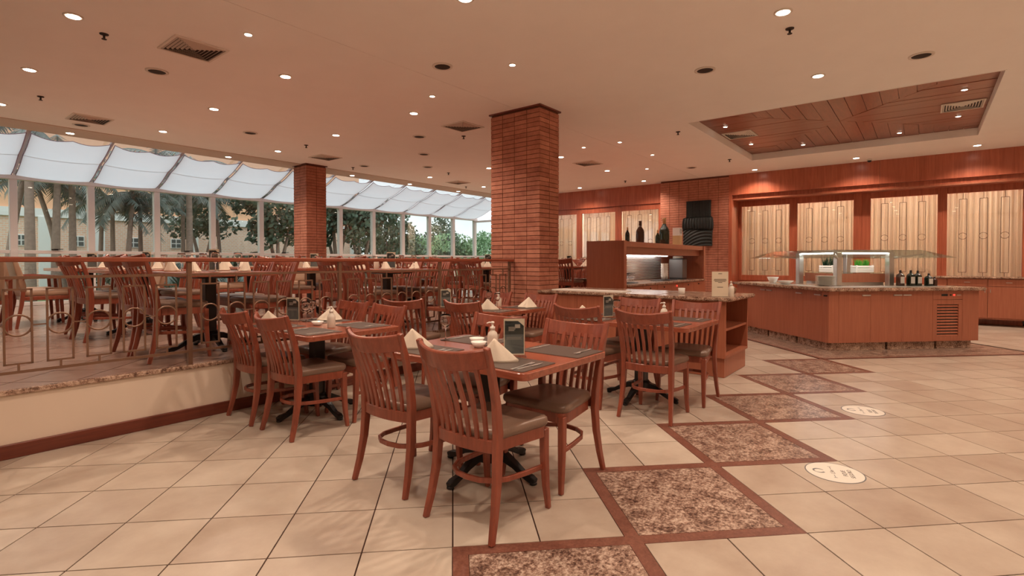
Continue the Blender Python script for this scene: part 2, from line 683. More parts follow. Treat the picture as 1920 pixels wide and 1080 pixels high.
def right_ok(c):
    if c.y > CHY and c.x < 10.4:
        return False
    if c.y > 4.95 or not diamonds_ok(c, 0.62) or c.x < -2.6 or c.x > 14.6 or c.y < -4.7:
        return False
    if (c - APX).dot(IV) < 0 and c.y > CHY:
        return False
    return (c - APX).dot(JV) < 0 or (c - APX).dot(IV) > APL


OL = Vector((X0, CHY + 0.62))
OR = Vector((X0, CHY - 0.62))
tiles = lattice_tiles(OL, left_ok, (-16, 30), (-16, 30)) + lattice_tiles(OR, right_ok, (-20, 40), (-25, 30))


def tile_poly(c, s):
    h = s / 2
    return [tuple(c - IV * h - JV * h), tuple(c + IV * h - JV * h), tuple(c + IV * h + JV * h), tuple(c - IV * h + JV * h)]


def in_view(c, zf=0.0):
    d = depth(c.x, c.y)
    return d > 0.3 and 490 + FPX * (HCAM - zf) / d < 1150 and -60 < pixx(c.x, c.y) < 1980


def hidden_by_plan(c):
    # under the counter, the bar or the platform
    return (5.95 < c.x < 6.8 and c.y > 1.75)


def lay_tiles(parent, cents, s, z0, z1, mat, ylim, less, nmax, zf):
    cents = sorted(cents, key=lambda c: (0 if in_view(c, zf) and not hidden_by_plan(c) else 1, depth(c.x, c.y)))
    base = None
    rest = MB()
    for n, c in enumerate(cents):
        poly = tile_poly(c, s)
        cl = clip_poly(poly, 1, ylim, less)
        if len(cl) < 3:
            continue
        whole = len(cl) == 4 and all((Vector(a) - Vector(b)).length < 1e-6 for a, b in zip(cl, poly))
        if n < nmax:
            if whole:
                if base is None:
                    base = MB().prism(tile_poly(Vector((0, 0)), s), z0, z1).mesh('tile')
                mobj('tile', base, mat, parent, (c.x, c.y, 0))
            else:
                MB().prism([(p[0] - c.x, p[1] - c.y) for p in cl], z0, z1).build('tile', mat, parent, loc=(c.x, c.y, 0))
        else:
            rest.prism(cl, z0, z1)
    if rest.v:
        r = rest.build('far_tiles', mat, parent)
        r['kind'] = 'stuff'


lay_tiles(floor, tiles, TS - GAP, -0.012, 0.0, 'tile', 4.70, True, 300, 0.0)

# granite diamonds and their border strips
SW = 0.0707
INN = 2 * TS - SW
g_me = MB().prism(tile_poly(Vector((0, 0)), INN - 0.003), -0.012, 0.0).mesh('granite_inlay')
st_i = MB().box(-INN / 2, INN / 2, -SW / 2 + 0.001, SW / 2 - 0.001, -0.012, 0).mesh('border_strip')
cs_me = MB().box(-SW / 2, SW / 2, -SW / 2, SW / 2, -0.012, 0).mesh('border_corner')
corners = {}
for k in range(-2, 6):
    c = Vector((X0 + PERIOD * k, CHY))
    mobj('granite_inlay', g_me, 'granite', floor, (c.x, c.y, 0))
    hh = INN / 2 + SW / 2
    for d, ang in ((JV * hh, -pi / 4), (-JV * hh, -pi / 4), (IV * hh, pi / 4), (-IV * hh, pi / 4)):
        mobj('border_strip', st_i, 'strip', floor, (c.x + d.x, c.y + d.y, 0), ang)
    for a in (-1, 1):
        for b in (-1, 1):
            q = c + IV * hh * a + JV * hh * b
            corners[(round(q.x * 5), round(q.y * 5))] = q
for q in corners.values():
    mobj('border_corner', cs_me, 'strip', floor, (q.x, q.y, 0), pi / 4)
# granite apron round the buffet
AR = -pi / 4
MB().box(0.06, APL - 0.06, 0.06, APL - 0.06, -0.012, -0.0005).build('granite_apron', 'granite', floor, loc=(APX.x, APX.y, 0), rz=AR)
for (a, b, c, d) in ((0, APL, 0, 0.058), (0, 0.058, 0.06, APL), (APL - 0.058, APL, 0.06, APL), (0.06, APL - 0.06, APL - 0.058, APL)):
    MB().box(a, b, c, d, -0.012, 0).build('border_strip', 'strip', floor, loc=(APX.x, APX.y, 0), rz=AR)

# ------------------------------------------------------------------ upper platform
PZ, PY = 0.45, 4.705
plat = struct(MB().box(-3, 14.75, PY + 0.02, 13.5, 0.0, PZ - 0.012).build('floor_upper', 'grout2'),
              'raised dining platform floor of brown tiles')
up = []
for a in range(-40, 40):
    for b in range(-5, 60):
        c = Vector((1.5, 5.0)) + IV * (a * TS) + JV * (b * TS)
        if -1.0 < c.x < 14.6 and PY - 0.2 < c.y < 13.4:
            up.append(c)
lay_tiles(plat, up, TS - 0.009, PZ - 0.014, PZ, 'tile2', PY + 0.035, False, 300, PZ)
nos = struct(MB().box(-3, 5.94, PY - 0.02, PY + 0.035, PZ - 0.032, PZ + 0.001).build('trim_1', 'granite_top', bevel=0.006), 'granite nosing along the platform edge')
wl_ = struct(MB().box(-3, 14.2, PY, PY + 0.05, 0.0, PZ - 0.03).build('wall_platform', 'wall'), 'cream plaster riser below the railing')
struct(MB().box(-3, 14.2, PY - 0.022, PY + 0.01, 0.0, 0.095).build('baseboard_platform', 'dark_wood', bevel=0.004), 'dark red wood baseboard along the platform riser')

# ------------------------------------------------------------------ ceiling
CZ = 3.5
TX0, TX1, TY0, TY1, TZ = 8.22, 12.15, -0.72, 2.98, 3.635
ceil = sroot('ceiling', 'plain warm plaster ceiling with recessed lights')
for (a, b, c, d) in ((-3, TX0, -5, 4.642), (TX1, 14.9, -5, 4.642), (TX0, TX1, -5, TY0), (TX0, TX1, TY1, 4.642), (-3, 14.9, 4.648, 11.05)):
    MB().box(a, b, c, d, CZ, CZ + 0.25).build('ceiling_slab', 'plaster', ceil)
MB().box(-3, 14.9, 4.6, 4.7, CZ + 0.004, CZ + 0.05).build('seam_backing', 'mortar', ceil)
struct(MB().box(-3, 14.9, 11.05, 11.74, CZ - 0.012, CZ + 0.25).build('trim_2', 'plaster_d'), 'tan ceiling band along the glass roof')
# wooden tray
tray = sroot('ceiling_tray', 'recessed wooden plank ceiling with white lip')
MB().box(TX0 - 0.02, TX1 + 0.02, TY0 - 0.02, TY1 + 0.02, TZ + 0.02, TZ + 0.1).build('tray_backing', 'dark_wood', tray)
for (a, b, c, d) in ((TX0 + 0.001, TX0 + 0.014, TY0 + 0.015, TY1 - 0.015), (TX1 - 0.014, TX1 - 0.001, TY0 + 0.015, TY1 - 0.015), (TX0 + 0.001, TX1 - 0.001, TY0 + 0.001, TY0 + 0.014), (TX0 + 0.001, TX1 - 0.001, TY1 - 0.014, TY1 - 0.001)):
    MB().box(a, b, c, d, CZ - 0.004, TZ - 0.008).build('tray_lip', 'plaster', tray)
PWD = 0.205
cx, cy = (TX0 + TX1) / 2, (TY0 + TY1) / 2


def sector_planks(side):
    # planks perpendicular to their own edge, cut by the diagonals
    L = (TY1 - TY0) if side in 'ns' else (TX1 - TX0)
    Dp = (TX1 - TX0) / 2 if side in 'ns' else (TY1 - TY0) / 2
    n = int(L / PWD)
    w = L / n
    for i in range(n):
        a, b = -L / 2 + i * w + 0.0035, -L / 2 + (i + 1) * w - 0.0035
        fa, fb = Dp * (1 - abs(a) / (L / 2)), Dp * (1 - abs(b) / (L / 2))
        poly = [(0, a), (0, b), (fb - 0.003, b)]
        if a * b < 0:
            poly.append((Dp - 0.003, (a + b) / 2))
        poly.append((fa - 0.003, a))
        if max(fa, fb) < 0.02:
            continue
        ang = {'s': 0, 'n': pi, 'w': pi / 2, 'e': -pi / 2}[side]
        loc = {'s': (TX0, cy, 0), 'n': (TX1, cy, 0), 'w': (cx, TY0, 0), 'e': (cx, TY1, 0)}[side]
        MB().prism(poly, TZ - 0.006 * random.random(), TZ + 0.02).build('plank', 'plank', tray, loc=loc, rz=ang)


for sd in 'nswe':
    sector_planks(sd)

# ------------------------------------------------------------------ outer walls
struct(MB().box(-3.2, -3, -5, 13.5, 0, CZ + 0.2).build('wall_left', 'wall'), 'plain cream wall')
struct(MB().box(-3, 14.9, -5.2, -5, 0, CZ + 0.2).build('wall_back', 'wall'), 'plain cream wall')

# right wall: timber frieze, fascia, framed curtained windows
XF, XW = 13.84, 14.50
wr = sroot('wall_right', 'red wood panelled wall with curtained windows')
for (a, b) in ((-5, -2.4), (-2.4, 0.78), (0.78, 3.93)):
    MB().box(XF, 14.9, a + 0.002, b - 0.002, 2.985, CZ + 0.02).build('frieze_panel', 'panel', wr)
MB().box(13.93, 14.9, -5, 3.93, 2.875, 2.985).build('fascia_board', 'panel', wr)
MB().box(13.90, 13.96, -5, 3.93, 2.85, 2.885).build('track_moulding', 'panel_l', wr, bevel=0.006)
MB().box(XW + 0.02, XW + 0.07, -5, 3.93, 0, 0.80).build('dado_panel', 'panel', wr)
MB().box(16.1, 16.2, -5, 12, 0, 3.6).build('added_backlight_wall', 'wall', wr)  # unseen box added behind the curtains to hold their backlight
MB().box(XW + 0.07, 16.1, -5, 12, -0.1, 0.0).build('added_backlight_floor', 'wall', wr)
MB().box(14.9, 16.1, -5, 12, 2.98, 3.08).build('added_backlight_ceiling', 'wall', wr)
for _y in (-3.6, -1.0, 0.4, 1.9, 3.2, 6.5, 7.9, 9.2):  # invented lamps that make the curtains glow from behind
    _t = thing('added_curtain_light', 'unseen round light added behind the curtains to brighten them', 'ceiling light', (15.45, _y, 2.98), 0, 'lights added behind the curtains')
    MB().lathe([(0.12, 0), (0.12, -0.02), (0.09, -0.03)], 20).build('curtain_light_disc', 'vent_w', _t)
    _l = bpy.data.lights.new('added_curtain_lamp', 'POINT')
    _l.energy = BACKLIGHT_W
    _l.color = (1, 0.82, 0.66)
    _l.shadow_soft_size = 0.15
    _lo = bpy.data.objects.new('lamp', _l)
    COL.objects.link(_lo)
    _lo.parent = _t
    _lo.location = (0, 0, -0.25)
MB().box(XW + 0.0, XW + 0.06, -5, -1.62, 0.8, 2.9).build('side_panel', 'panel', wr)
MB().box(XF, XW + 0.05, 3.85, 3.93, 0, 2.985).build('end_post', 'panel', wr)
# left wall part (upper level)
XL = 14.20
w2 = sroot('wall_far', 'red wood panelled wall above the upper dining level')
MB().box(XL - 0.08, 14.9, 5.75, 8.0, 2.95, CZ + 0.02).build('frieze_panel', 'panel', w2)
MB().box(XL - 0.08, 14.9, 8.004, 10.6, 2.95, CZ + 0.02).build('frieze_panel', 'panel', w2)
MB().box(XL + 0.02, XL + 0.07, 5.75, 10.6, PZ, 0.86).build('dado_panel', 'panel', w2)
MB().box(XL, 14.9, 10.45, 10.6, PZ, CZ).build('end_post', 'panel', w2)


def framed_window(n, xw, y0, y1, z0, z1, fl, fr, zt, zb, curt_label):
    """timber frame, glass pane with leaded motif, curtain behind; fl/fr are the stile outer limits"""
    w = sroot('window_%d' % n, 'framed glass panel with leaded circle motif')
    MB().box(xw - 0.035, xw + 0.05, fl, y0, zb, zt).build('stile', 'panel', w, bevel=0.005)
    MB().box(xw - 0.035, xw + 0.05, y1, fr, zb, zt).build('stile', 'panel', w, bevel=0.005)
    MB().box(xw - 0.03, xw + 0.05, y0, y1, z1, zt).build('top_rail', 'panel', w, bevel=0.005)
    MB().box(xw - 0.03, xw + 0.05, y0, y1, zb, z0).build('bottom_rail', 'panel', w, bevel=0.005)
    pn = MB().box(xw + 0.006, xw + 0.012, y0, y1, z0, z1).build('pane', 'glass', w)
    # leaded lines: three motifs
    wd = (y1 - y0)
    for k in range(3):
        c = y0 + wd * (0.22 + 0.28 * k)
        hw, r = 0.062, 0.066
        zc = z0 + (z1 - z0) * 0.495
        za, zbm = z1 - 0.13, z0 + 0.125
        t = 0.0045
        m = MB()
        xa, xb = xw + 0.001, xw + 0.006
        for s in (-1, 1):
            m.box(xa, xb, c + s * hw - t, c + s * hw + t, zbm, zc - 0.02)
            m.box(xa, xb, c + s * hw - t, c + s * hw + t, zc + 0.02, za)
        m.box(xa, xb, c - hw, c + hw, zbm - t, zbm + t)
        m.box(xa, xb, c - hw, c + hw, za - t, za + t)
        m.box(xa, xb, c - t, c + t, z0, zbm)
        m.box(xa, xb, c - t, c + t, za, z1)
        m.tube([(xa + 0.002, c + r * cos(2 * pi * i / 24), zc + r * sin(2 * pi * i / 24)) for i in range(25)], t * 1.1, 5)
        m.build('leaded_motif', 'came', pn)
    # curtain
    rs = random.Random(n)
    m = MB()
    ns, nz = 160, 5
    ph = [rs.uniform(0, 6.28) for _ in range(4)]
    pts = []
    for iz in range(nz + 1):
        z = z0 - 0.04 + (z1 + 0.05 - z0) * iz / nz
        row = []
        for i in range(ns + 1):
            u = i / ns
            a = u * wd * 2 * pi
            d = 0.040 * sin(a / 0.095 + ph[0] + 0.9 * sin(a / 0.5 + ph[1])) + 0.014 * sin(a / 0.23 + ph[2]) + 0.009 * sin(a / 0.041 + ph[3])
            row.append((xw + 0.14 + d * (1.0 - 0.25 * iz / nz), y0 - 0.03 + (wd + 0.06) * u, z))
        pts += row
    k = ns + 1
    m.add(pts, [(j * k + i, j * k + i + 1, (j + 1) * k + i + 1, (j + 1) * k + i) for j in range(nz) for i in range(ns)], True)
    cu = m.build('curtain', 'curtain')
    tag(cu, curt_label, 'curtain', 'pleated beige curtains behind the glass panels')


ZT, ZB = 2.89, 0.80
framed_window(1, XW, 2.65, 3.78, 0.94, 2.73, 2.565, 3.85, ZT, ZB, 'pleated beige curtain in the glass panel next to the brick pillar')
framed_window(2, XW, 1.31, 2.48, 0.94, 2.73, 1.145, 2.565, ZT, ZB, 'pleated beige curtain behind the plates and dark herb crate')
framed_window(3, XW, -0.21, 0.98, 0.94, 2.74, -0.29, 1.145, ZT, ZB, 'pleated beige curtain behind the sauce bottles and green grass crate')
framed_window(4, XW, -1.53, -0.37, 0.94, 2.74, -1.62, -0.29, ZT, ZB, 'pleated beige curtain above the granite topped wheeled cabinet')
framed_window(5, XL, 5.94, 7.11, 0.98, 2.79, 5.75, 7.205, 2.95, 0.86, 'pleated beige curtain behind the tall bottles on the bar')
framed_window(6, XL, 7.30, 8.48, 0.98, 2.79, 7.205, 8.565, 2.95, 0.86, 'pleated beige curtain above the end panel of the bar')
framed_window(7, XL, 8.65, 9.83, 0.98, 2.79, 8.565, 9.95, 2.95, 0.86, 'pleated beige curtain beside the big brick column')


# ------------------------------------------------------------------ brick columns
CH = 0.0640


def brick_column(name, x0, x1, y0, y1, z0, cols_x, cols_y, label, separate, faces='wsen', cap=True):
    root = sroot(name, label)
    MB().box(x0 + 0.008, x1 - 0.008, y0 + 0.008, y1 - 0.008, z0, CZ).build('mortar_core', 'mortar', root)
    nrow = int(round((CZ - z0 - 0.02) / CH))
    rest = MB()
    rs = random.Random(3)
    shared = {}
    cand = []

    def edges(a, b, n, shift):
        w = (b - a) / n
        es = [a + w * i for i in range(n + 1)]
        if shift:
            es = [a] + [e + rs.choice((0.0, 0.0, 0.35)) * w * 0 for e in es[1:-1]] + [b]
        return es
    for r in range(nrow):
        za = z0 + 0.004 + r * CH
        zb = za + CH - 0.008
        for fc in faces:
            if fc in 'we':
                es = edges(y0, y1, cols_y, False)
            else:
                es = edges(x0, x1, cols_x, False)
            off = 0.5 if (r // 7) % 3 == 1 else 0.0
            if off:
                w = es[1] - es[0]
                es = [es[0]] + [e + w * 0.0 for e in es[1:-1]] + [es[-1]]
            for i in range(len(es) - 1):
                a, b = es[i] + (0.004 if i else 0), es[i + 1] - (0.004 if i < len(es) - 2 else 0)
                pr = rs.uniform(0, 0.004)
                if fc == 'w':
                    bx = (x0 - pr, x0 + 0.03, a, b)
                elif fc == 'e':
                    bx = (x1 - 0.03, x1 + pr, a, b)
                elif fc == 's':
                    bx = (a, b, y0 - pr, y0 + 0.03)
                else:
                    bx = (a, b, y1 - 0.03, y1 + pr)
                cand.append((fc, r, i, bx, za, zb))
    if separate:
        vis = [c for c in cand if c[0] in 'ws']
        vis.sort(key=lambda c: (-(c[4] > 0.75), 0 if c[0] == 'w' else 1, abs(c[4] - 1.9)))
        pick = set(id(c) for c in vis[:300])
    else:
        pick = set()
    for c in cand:
        fc, r, i, bx, za, zb = c
        if id(c) in pick:
            mx, my, mz = (bx[0] + bx[1]) / 2, (bx[2] + bx[3]) / 2, (za + zb) / 2
            MB().box(bx[0] - mx, bx[1] - mx, bx[2] - my, bx[3] - my, za - mz, zb - mz).build('brick', 'brick', root, loc=(mx, my, mz))
        else:
            rest.box(bx[0], bx[1], bx[2], bx[3], za, zb)
    if rest.v:
        o = rest.build('bricks', 'brick', root)
        o['kind'] = 'stuff'
    if cap:
        MB().box(x0 - 0.025, x1 + 0.025, y0 - 0.025, y1 + 0.025, CZ - 0.022, CZ).build('cap_strip', 'dark_wood', root)
    return root


brick_column('brick_column', 5.945, 6.43, 4.235, 5.13, 0, 2, 4, 'thick red brick column where the railing meets the counter', True)
brick_column('brick_column', 6.26, 6.75, 10.88, 11.42, PZ, 2, 2, 'slim red brick column standing near the glass wall', False)
brick_column('brick_pillar', 13.85, 14.6, 3.93, 5.75, 0, 3, 7, 'wide red brick pillar on the panelled wall', False, 'ws' + 'n', False)

# ------------------------------------------------------------------ glazed wall
GY, GB0, GBW = 13.40, -0.52, 1.161
NB = 13
GXE = GB0 + NB * GBW
latch = MB()
latch.box(-0.05, 0.05, -0.03, 0, -0.012, 0.012).box(-0.02, 0.12, -0.045, -0.03, 0.004, 0.018)
latch_me = latch.mesh('latch')
for k in range(NB):
    a, b = GB0 + k * GBW, GB0 + (k + 1) * GBW
    w = sroot('window_%d' % (8 + k), 'tall white framed window bay of the glazed wall')
    MB().box(a - 0.055, a + 0.055, GY - 0.05, GY + 0.08, PZ, 2.86).build('mullion', 'white_metal', w, bevel=0.006)
    if k == NB - 1:
        MB().box(b - 0.055, b + 0.055, GY - 0.05, GY + 0.08, PZ, 2.86).build('mullion', 'white_metal', w, bevel=0.006)
    MB().box(a + 0.055, b - 0.055, GY - 0.03, GY + 0.06, 1.445, 1.51).build('transom', 'white_metal', w, bevel=0.004)
    MB().box(a + 0.055, b - 0.055, GY - 0.03, GY + 0.06, PZ, PZ + 0.07).build('bottom_rail', 'white_metal', w, bevel=0.004)
    MB().box(a + 0.055, b - 0.055, GY + 0.012, GY + 0.018, 1.51, 2.835).build('pane', 'pane', w)
    MB().box(a + 0.055, b - 0.055, GY + 0.012, GY + 0.018, PZ + 0.07, 1.445).build('lower_pane', 'pane', w)
    if k in (2, 4, 6, 8, 10, 12):
        mobj('latch', latch_me, 'black', w, ((a + b) / 2, GY - 0.03, 1.525))
struct(MB().box(GB0 - 0.1, GXE + 0.1, GY - 0.06, GY + 0.09, 2.835, 2.925).build('trim_3', 'white_metal', bevel=0.006), 'white header beam over the window bays')
# return wall of the glass room
w = sroot('window_21', 'glazed end return beside the corner mullion')
MB().box(GXE - 0.04, GXE + 0.04, 10.6, 10.72, PZ, 3.6).build('mullion', 'white_metal', w)
MB().box(GXE - 0.04, GXE + 0.04, 12.0, 12.1, PZ, 3.4).build('mullion', 'white_metal', w)
MB().box(GXE - 0.03, GXE + 0.03, 10.6, GY, 2.76, 2.83).build('transom', 'white_metal', w)
MB().box(GXE - 0.03, GXE + 0.03, 10.6, GY, 1.445, 1.51).build('transom', 'white_metal', w)
MB().box(GXE - 0.003, GXE + 0.003, 10.6, GY, PZ, 2.8).build('pane', 'pane', w)
# rafters, roof glass and fabric roof blinds
RY0, RZ0, RY1, RZ1 = 11.74, 3.52, 13.36, 2.92
for k in range(NB + 1):
    a = GB0 + k * GBW
    struct(MB().sweep([(a, RY0 - 0.05, RZ0 + 0.06), (a, RY1 + 0.03, RZ1 + 0.045)], (1, 0, 0), 0.04 if k % 2 else 0.06, 0.05)
           .build('trim_%d' % (4 + k), 'rafter'), 'sloping metal rafter of the glass roof')
for k in range(NB):
    a, b = GB0 + k * GBW, GB0 + (k + 1) * GBW
    rp = sroot('window_%d' % (22 + k), 'sloping roof glass bay above the fabric')
    MB().sweep([((a + b) / 2, RY0 - 0.06, RZ0 + 0.115), ((a + b) / 2, RY1 + 0.1, RZ1 + 0.09)], (1, 0, 0), GBW - 0.004, 0.008).build('pane', 'glass', rp)
    bl = thing('roof_blind', 'sagging white fabric roof blind, %s bay from the glazed corner' % ORD[NB - 1 - k], 'blind', ((a + b) / 2, RY0, RZ0), 0, 'white fabric roof blinds')
    m = MB()
    nx, ny = 16, 20
    pts = []
    for j in range(ny + 1):
        v = j / ny
        vv = 0.075 + 0.925 * v
        for i in range(nx + 1):
            u = i / nx * 2 - 1
            sag = 0.035 * (1 - u * u) + 0.055 * abs(sin(2 * pi * v)) * (0.55 + 0.45 * (1 - u * u))
            # scalloped upper edge: two swags per bay
            edge = 0.085 * abs(sin(pi * (i / nx) * 2)) if v < 0.25 else 0
            y = (RY1 - RY0 - 0.01) * vv + edge * (1 - v / 0.25) if v < 0.25 else (RY1 - RY0 - 0.01) * vv
            z = (RZ1 - RZ0) * (y / (RY1 - RY0)) - sag - 0.012
            pts.append((u * (GBW / 2 - 0.03), y, z))
    kk = nx + 1
    m.add(pts, [(j * kk + i, j * kk + i + 1, (j + 1) * kk + i + 1, (j + 1) * kk + i) for j in range(ny) for i in range(nx)], True)
    m.build('fabric', 'blind', bl)
    for col_i in (0, nx):
        MB().tube([pts[j * kk + col_i] for j in range(ny + 1)], 0.007, 5).build('edge_tape', 'cord', bl)
    MB().tube([pts[i] for i in range(nx + 1)], 0.006, 5).build('top_hem', 'cord', bl)
    MB().tube([(p[0], p[1], p[2] + 0.006) for p in pts[(ny // 2) * kk:(ny // 2) * kk + kk]], 0.007, 5).build('mid_rod', 'rafter', bl)
    MB().tube([pts[ny * kk + i] for i in range(nx + 1)], 0.006, 5).build('bottom_hem', 'cord', bl)

# ------------------------------------------------------------------ railing
rl = thing('railing', 'bronze metal railing with ring panels and red wood handrail on platform edge', 'railing', (0, PY + 0.015, PZ))
MB().sweep([(-2.9, 0, 0.862), (5.945, 0, 0.862)], (0, 1, 0), 0.06, 0.036).build('handrail', 'rail', rl, bevel=0.006)
MB().box(-2.9, 5.88, -0.009, 0.009, 0.730, 0.750).build('upper_bar', 'bronze', rl)
MB().box(-2.9, 5.88, -0.009, 0.009, 0.102, 0.122).build('lower_bar', 'bronze', rl)
posts = [1.678 - 1.41 * 3, 1.678 - 1.41 * 2, 1.678 - 1.41, 1.678, 3.075, 4.49, 5.87]
for p in posts:
    MB().box(p - 0.016, p + 0.016, -0.016, 0.016, 0, 0.846).build('post', 'bronze', rl)
pm = MB()
hw, t = 0.0745, 0.0062
zt, zb = 0.668, 0.160
pm.box(-hw, hw, -t, t, zt - 2 * t, zt).box(-hw, hw, -t, t, zb, zb + 2 * t)
pm.box(-hw, -hw + 2 * t, -t, t, zb, zt).box(hw - 2 * t, hw, -t, t, zb, zt)
pm.box(-t, t, -t, t, zt, 0.735).box(-t, t, -t, t, 0.118, zb)
pm_me = pm.mesh('ring_panel')
rg_me = MB().tube([(0.070 * cos(2 * pi * i / 28), 0, 0.421 + 0.070 * sin(2 * pi * i / 28)) for i in range(29)], 0.0068, 6).mesh('ring')
tie_me = MB().box(0.0745, 0.1415, -0.004, 0.004, 0.417, 0.425).mesh('tie_bar')
for s in range(6):
    span = posts[s + 1] - posts[s]
    for i in range(6):
        x = posts[s] + span / 2 + (i - 2.5) * 0.2165
        p = mobj('ring_panel', pm_me, 'bronze', rl, (x, 0, 0))
        mobj('ring', rg_me, 'bronze', p)
        if i < 5:
            mobj('tie_bar', tie_me, 'bronze', p)

# ------------------------------------------------------------------ ceiling fixtures
spot_d = bpy.data.lights.new('downlight_beam', 'SPOT')
spot_d.energy = LAMP_W
spot_d.color = WARM
spot_d.spot_size = radians(138)
spot_d.spot_blend = 0.75
spot_d.shadow_soft_size = 0.045
small_d = bpy.data.lights.new('small_beam', 'SPOT')
small_d.energy = LAMP_W * 0.45
small_d.color = WARM
small_d.spot_size = radians(120)
small_d.spot_blend = 0.7
small_d.shadow_soft_size = 0.03


def downlight_proto(r, ld, name):
    t = thing(name, 'x', 'ceiling light')
    MB().lathe([(r * 1.45, 0), (r * 1.45, -0.006), (r * 1.05, -0.009), (r * 1.02, -0.001)], 24).build('trim_ring', 'vent_w', t)
    MB().lathe([(r, -0.0092), (r, -0.0108)], 24).build('lens', 'lamp', t)
    lo = bpy.data.objects.new('lamp', ld)
    COL.objects.link(lo)
    lo.parent = t
    lo.location = (0, 0, -0.03)
    return t


dl = downlight_proto(0.052, spot_d, 'downlight')
ds = downlight_proto(0.030, small_d, 'small_downlight')
for (x, y) in [(1.22, 6.0), (1.24, 8.06), (1.25, 10.13), (3.18, 5.97), (3.21, 8.05), (3.22, 10.11), (5.15, 5.96), (5.19, 8.05), (5.22, 10.12),
               (9.23, 6.02), (9.27, 8.07), (9.30, 10.14), (11.32, 6.05), (11.4, 8.08), (11.48, 10.2), (13.37, 6.03), (13.44, 8.1)]:
    place(dl, (x, y, CZ), 0, 'round lit downlight recessed in the ceiling over the upper level', 'downlights over the upper level')
for x in (-0.3, 2.26, 4.83, 7.83, 9.72, 11.67, 13.6):
    place(dl, (x, 11.43, CZ - 0.012), 0, 'round lit downlight in the tan ceiling band by the glass roof', 'downlights in the ceiling band')
for (x, y) in [(5.1, 1.0), (7.1, 1.01), (3.1, 1.0), (1.1, 1.0), (-0.9, 1.0), (1.1, -1.0), (7.1, -1.0), (1.1, -3), (3.1, -3.0), (5.1, -3.0), (7.1, -3.0), (9.3, -2.6), (11.3, -2.6), (-0.9, -1.0)]:
    place(dl, (x, y, CZ), 0, 'round lit downlight in the ceiling before the wooden tray', 'downlights over the lower floor')
place(dl, (3.18, 3.03, CZ), 0, 'round lit downlight over the aisle between the lower tables')
place(dl, (1.15, 3.03, CZ), 0, 'round lit downlight over the open floor before the platform riser')
for (x, y) in [(13.23, 1.16), (13.4, 3.21), (13.21, -0.76), (13.2, -2.7)]:
    place(dl, (x, y, CZ), 0, 'round lit downlight close to the panelled wall frieze', 'downlights along the panelled wall')
for (x, y) in [(2.37, 5.15), (4.77, 5.15)]:
    place(ds, (x, y, CZ), 0, 'small bright spotlight above the platform edge', 'small spotlights above the railing')
place(ds, (4.57, 3.63, CZ), 0, 'small bright spotlight standing alone near the ceiling seam')
for (x, y) in [(8.72, 5.17), (8.75, 4.42), (10.21, 4.42), (11.66, 5.18)]:
    place(ds, (x, y, CZ), 0, 'small spotlight in the ceiling above the bar shelf', 'small spotlights above the bar')
for (x, y) in [(9.35, -0.40), (9.35, 2.72), (11.0, -0.40), (11.75, 0.38), (11.75, 1.92), (11.05, 2.72)]:
    place(ds, (x, y, TZ - 0.006), 0, 'small spotlight set into the wooden tray ceiling', 'spotlights in the wooden tray')

# speakers
sp = thing('ceiling_speaker', 'x', 'speaker')
MB().lathe([(0.115, 0), (0.115, -0.008), (0.09, -0.012), (0.086, -0.002)], 28).build('rim', 'vent_w', sp)
MB().lathe([(0.087, -0.002), (0.087, -0.007), (0.05, -0.0075)], 24).build('grille', 'vent_d', sp)
for (x, y) in [(2.17, 6.98), (2.25, 10.67), (4.19, 9.06), (6.17, 7.0), (7.24, 8.07), (7.27, 10.14), (8.27, 9.09)]:
    place(sp, (x, y, CZ), 0, 'round dark grilled speaker in the ceiling over the upper level', 'ceiling speakers over the upper level')
place(sp, (4.12, 4.28, CZ), 0, 'round dark grilled speaker beside the ceiling seam')
place(sp, (6.08, 2.0, CZ), 0, 'round brown grilled speaker above the granite counter')
place(sp, (7.09, 0.05, CZ), 0, 'round brown grilled speaker just before the wooden tray')
place(sp, (12.18, 4.3, CZ), 0, 'round brown grilled speaker above the brick pillar')

# sprinklers
sk = thing('sprinkler', 'x', 'sprinkler')
MB().lathe([(0.038, 0), (0.036, -0.008), (0.012, -0.012)], 16).build('escutcheon', 'vent_d', sk)
MB().lathe([(0.010, -0.011), (0.010, -0.045), (0.022, -0.048), (0.022, -0.052)], 12).build('head', 'vent_d', sk)
for (x, y) in [(1.5, 6.24), (1.53, 9.26), (5.29, 9.19), (6.63, 6.36), (7.23, 10.52), (9.14, 9.29), (13.06, 6.43), (11.16, 10.61)]:
    place(sk, (x, y, CZ), 0, 'small dark fire sprinkler hanging over the upper level', 'sprinklers over the upper level')
place(sk, (5.5, 1.02, CZ), 0, 'small dark fire sprinkler beside a downlight before the tray')
place(sk, (8.68, 3.3, CZ), 0, 'small dark fire sprinkler beside the corner of the wooden tray')
place(sk, (11.73, 3.32, CZ), 0, 'small dark fire sprinkler between the wooden tray and brick pillar')


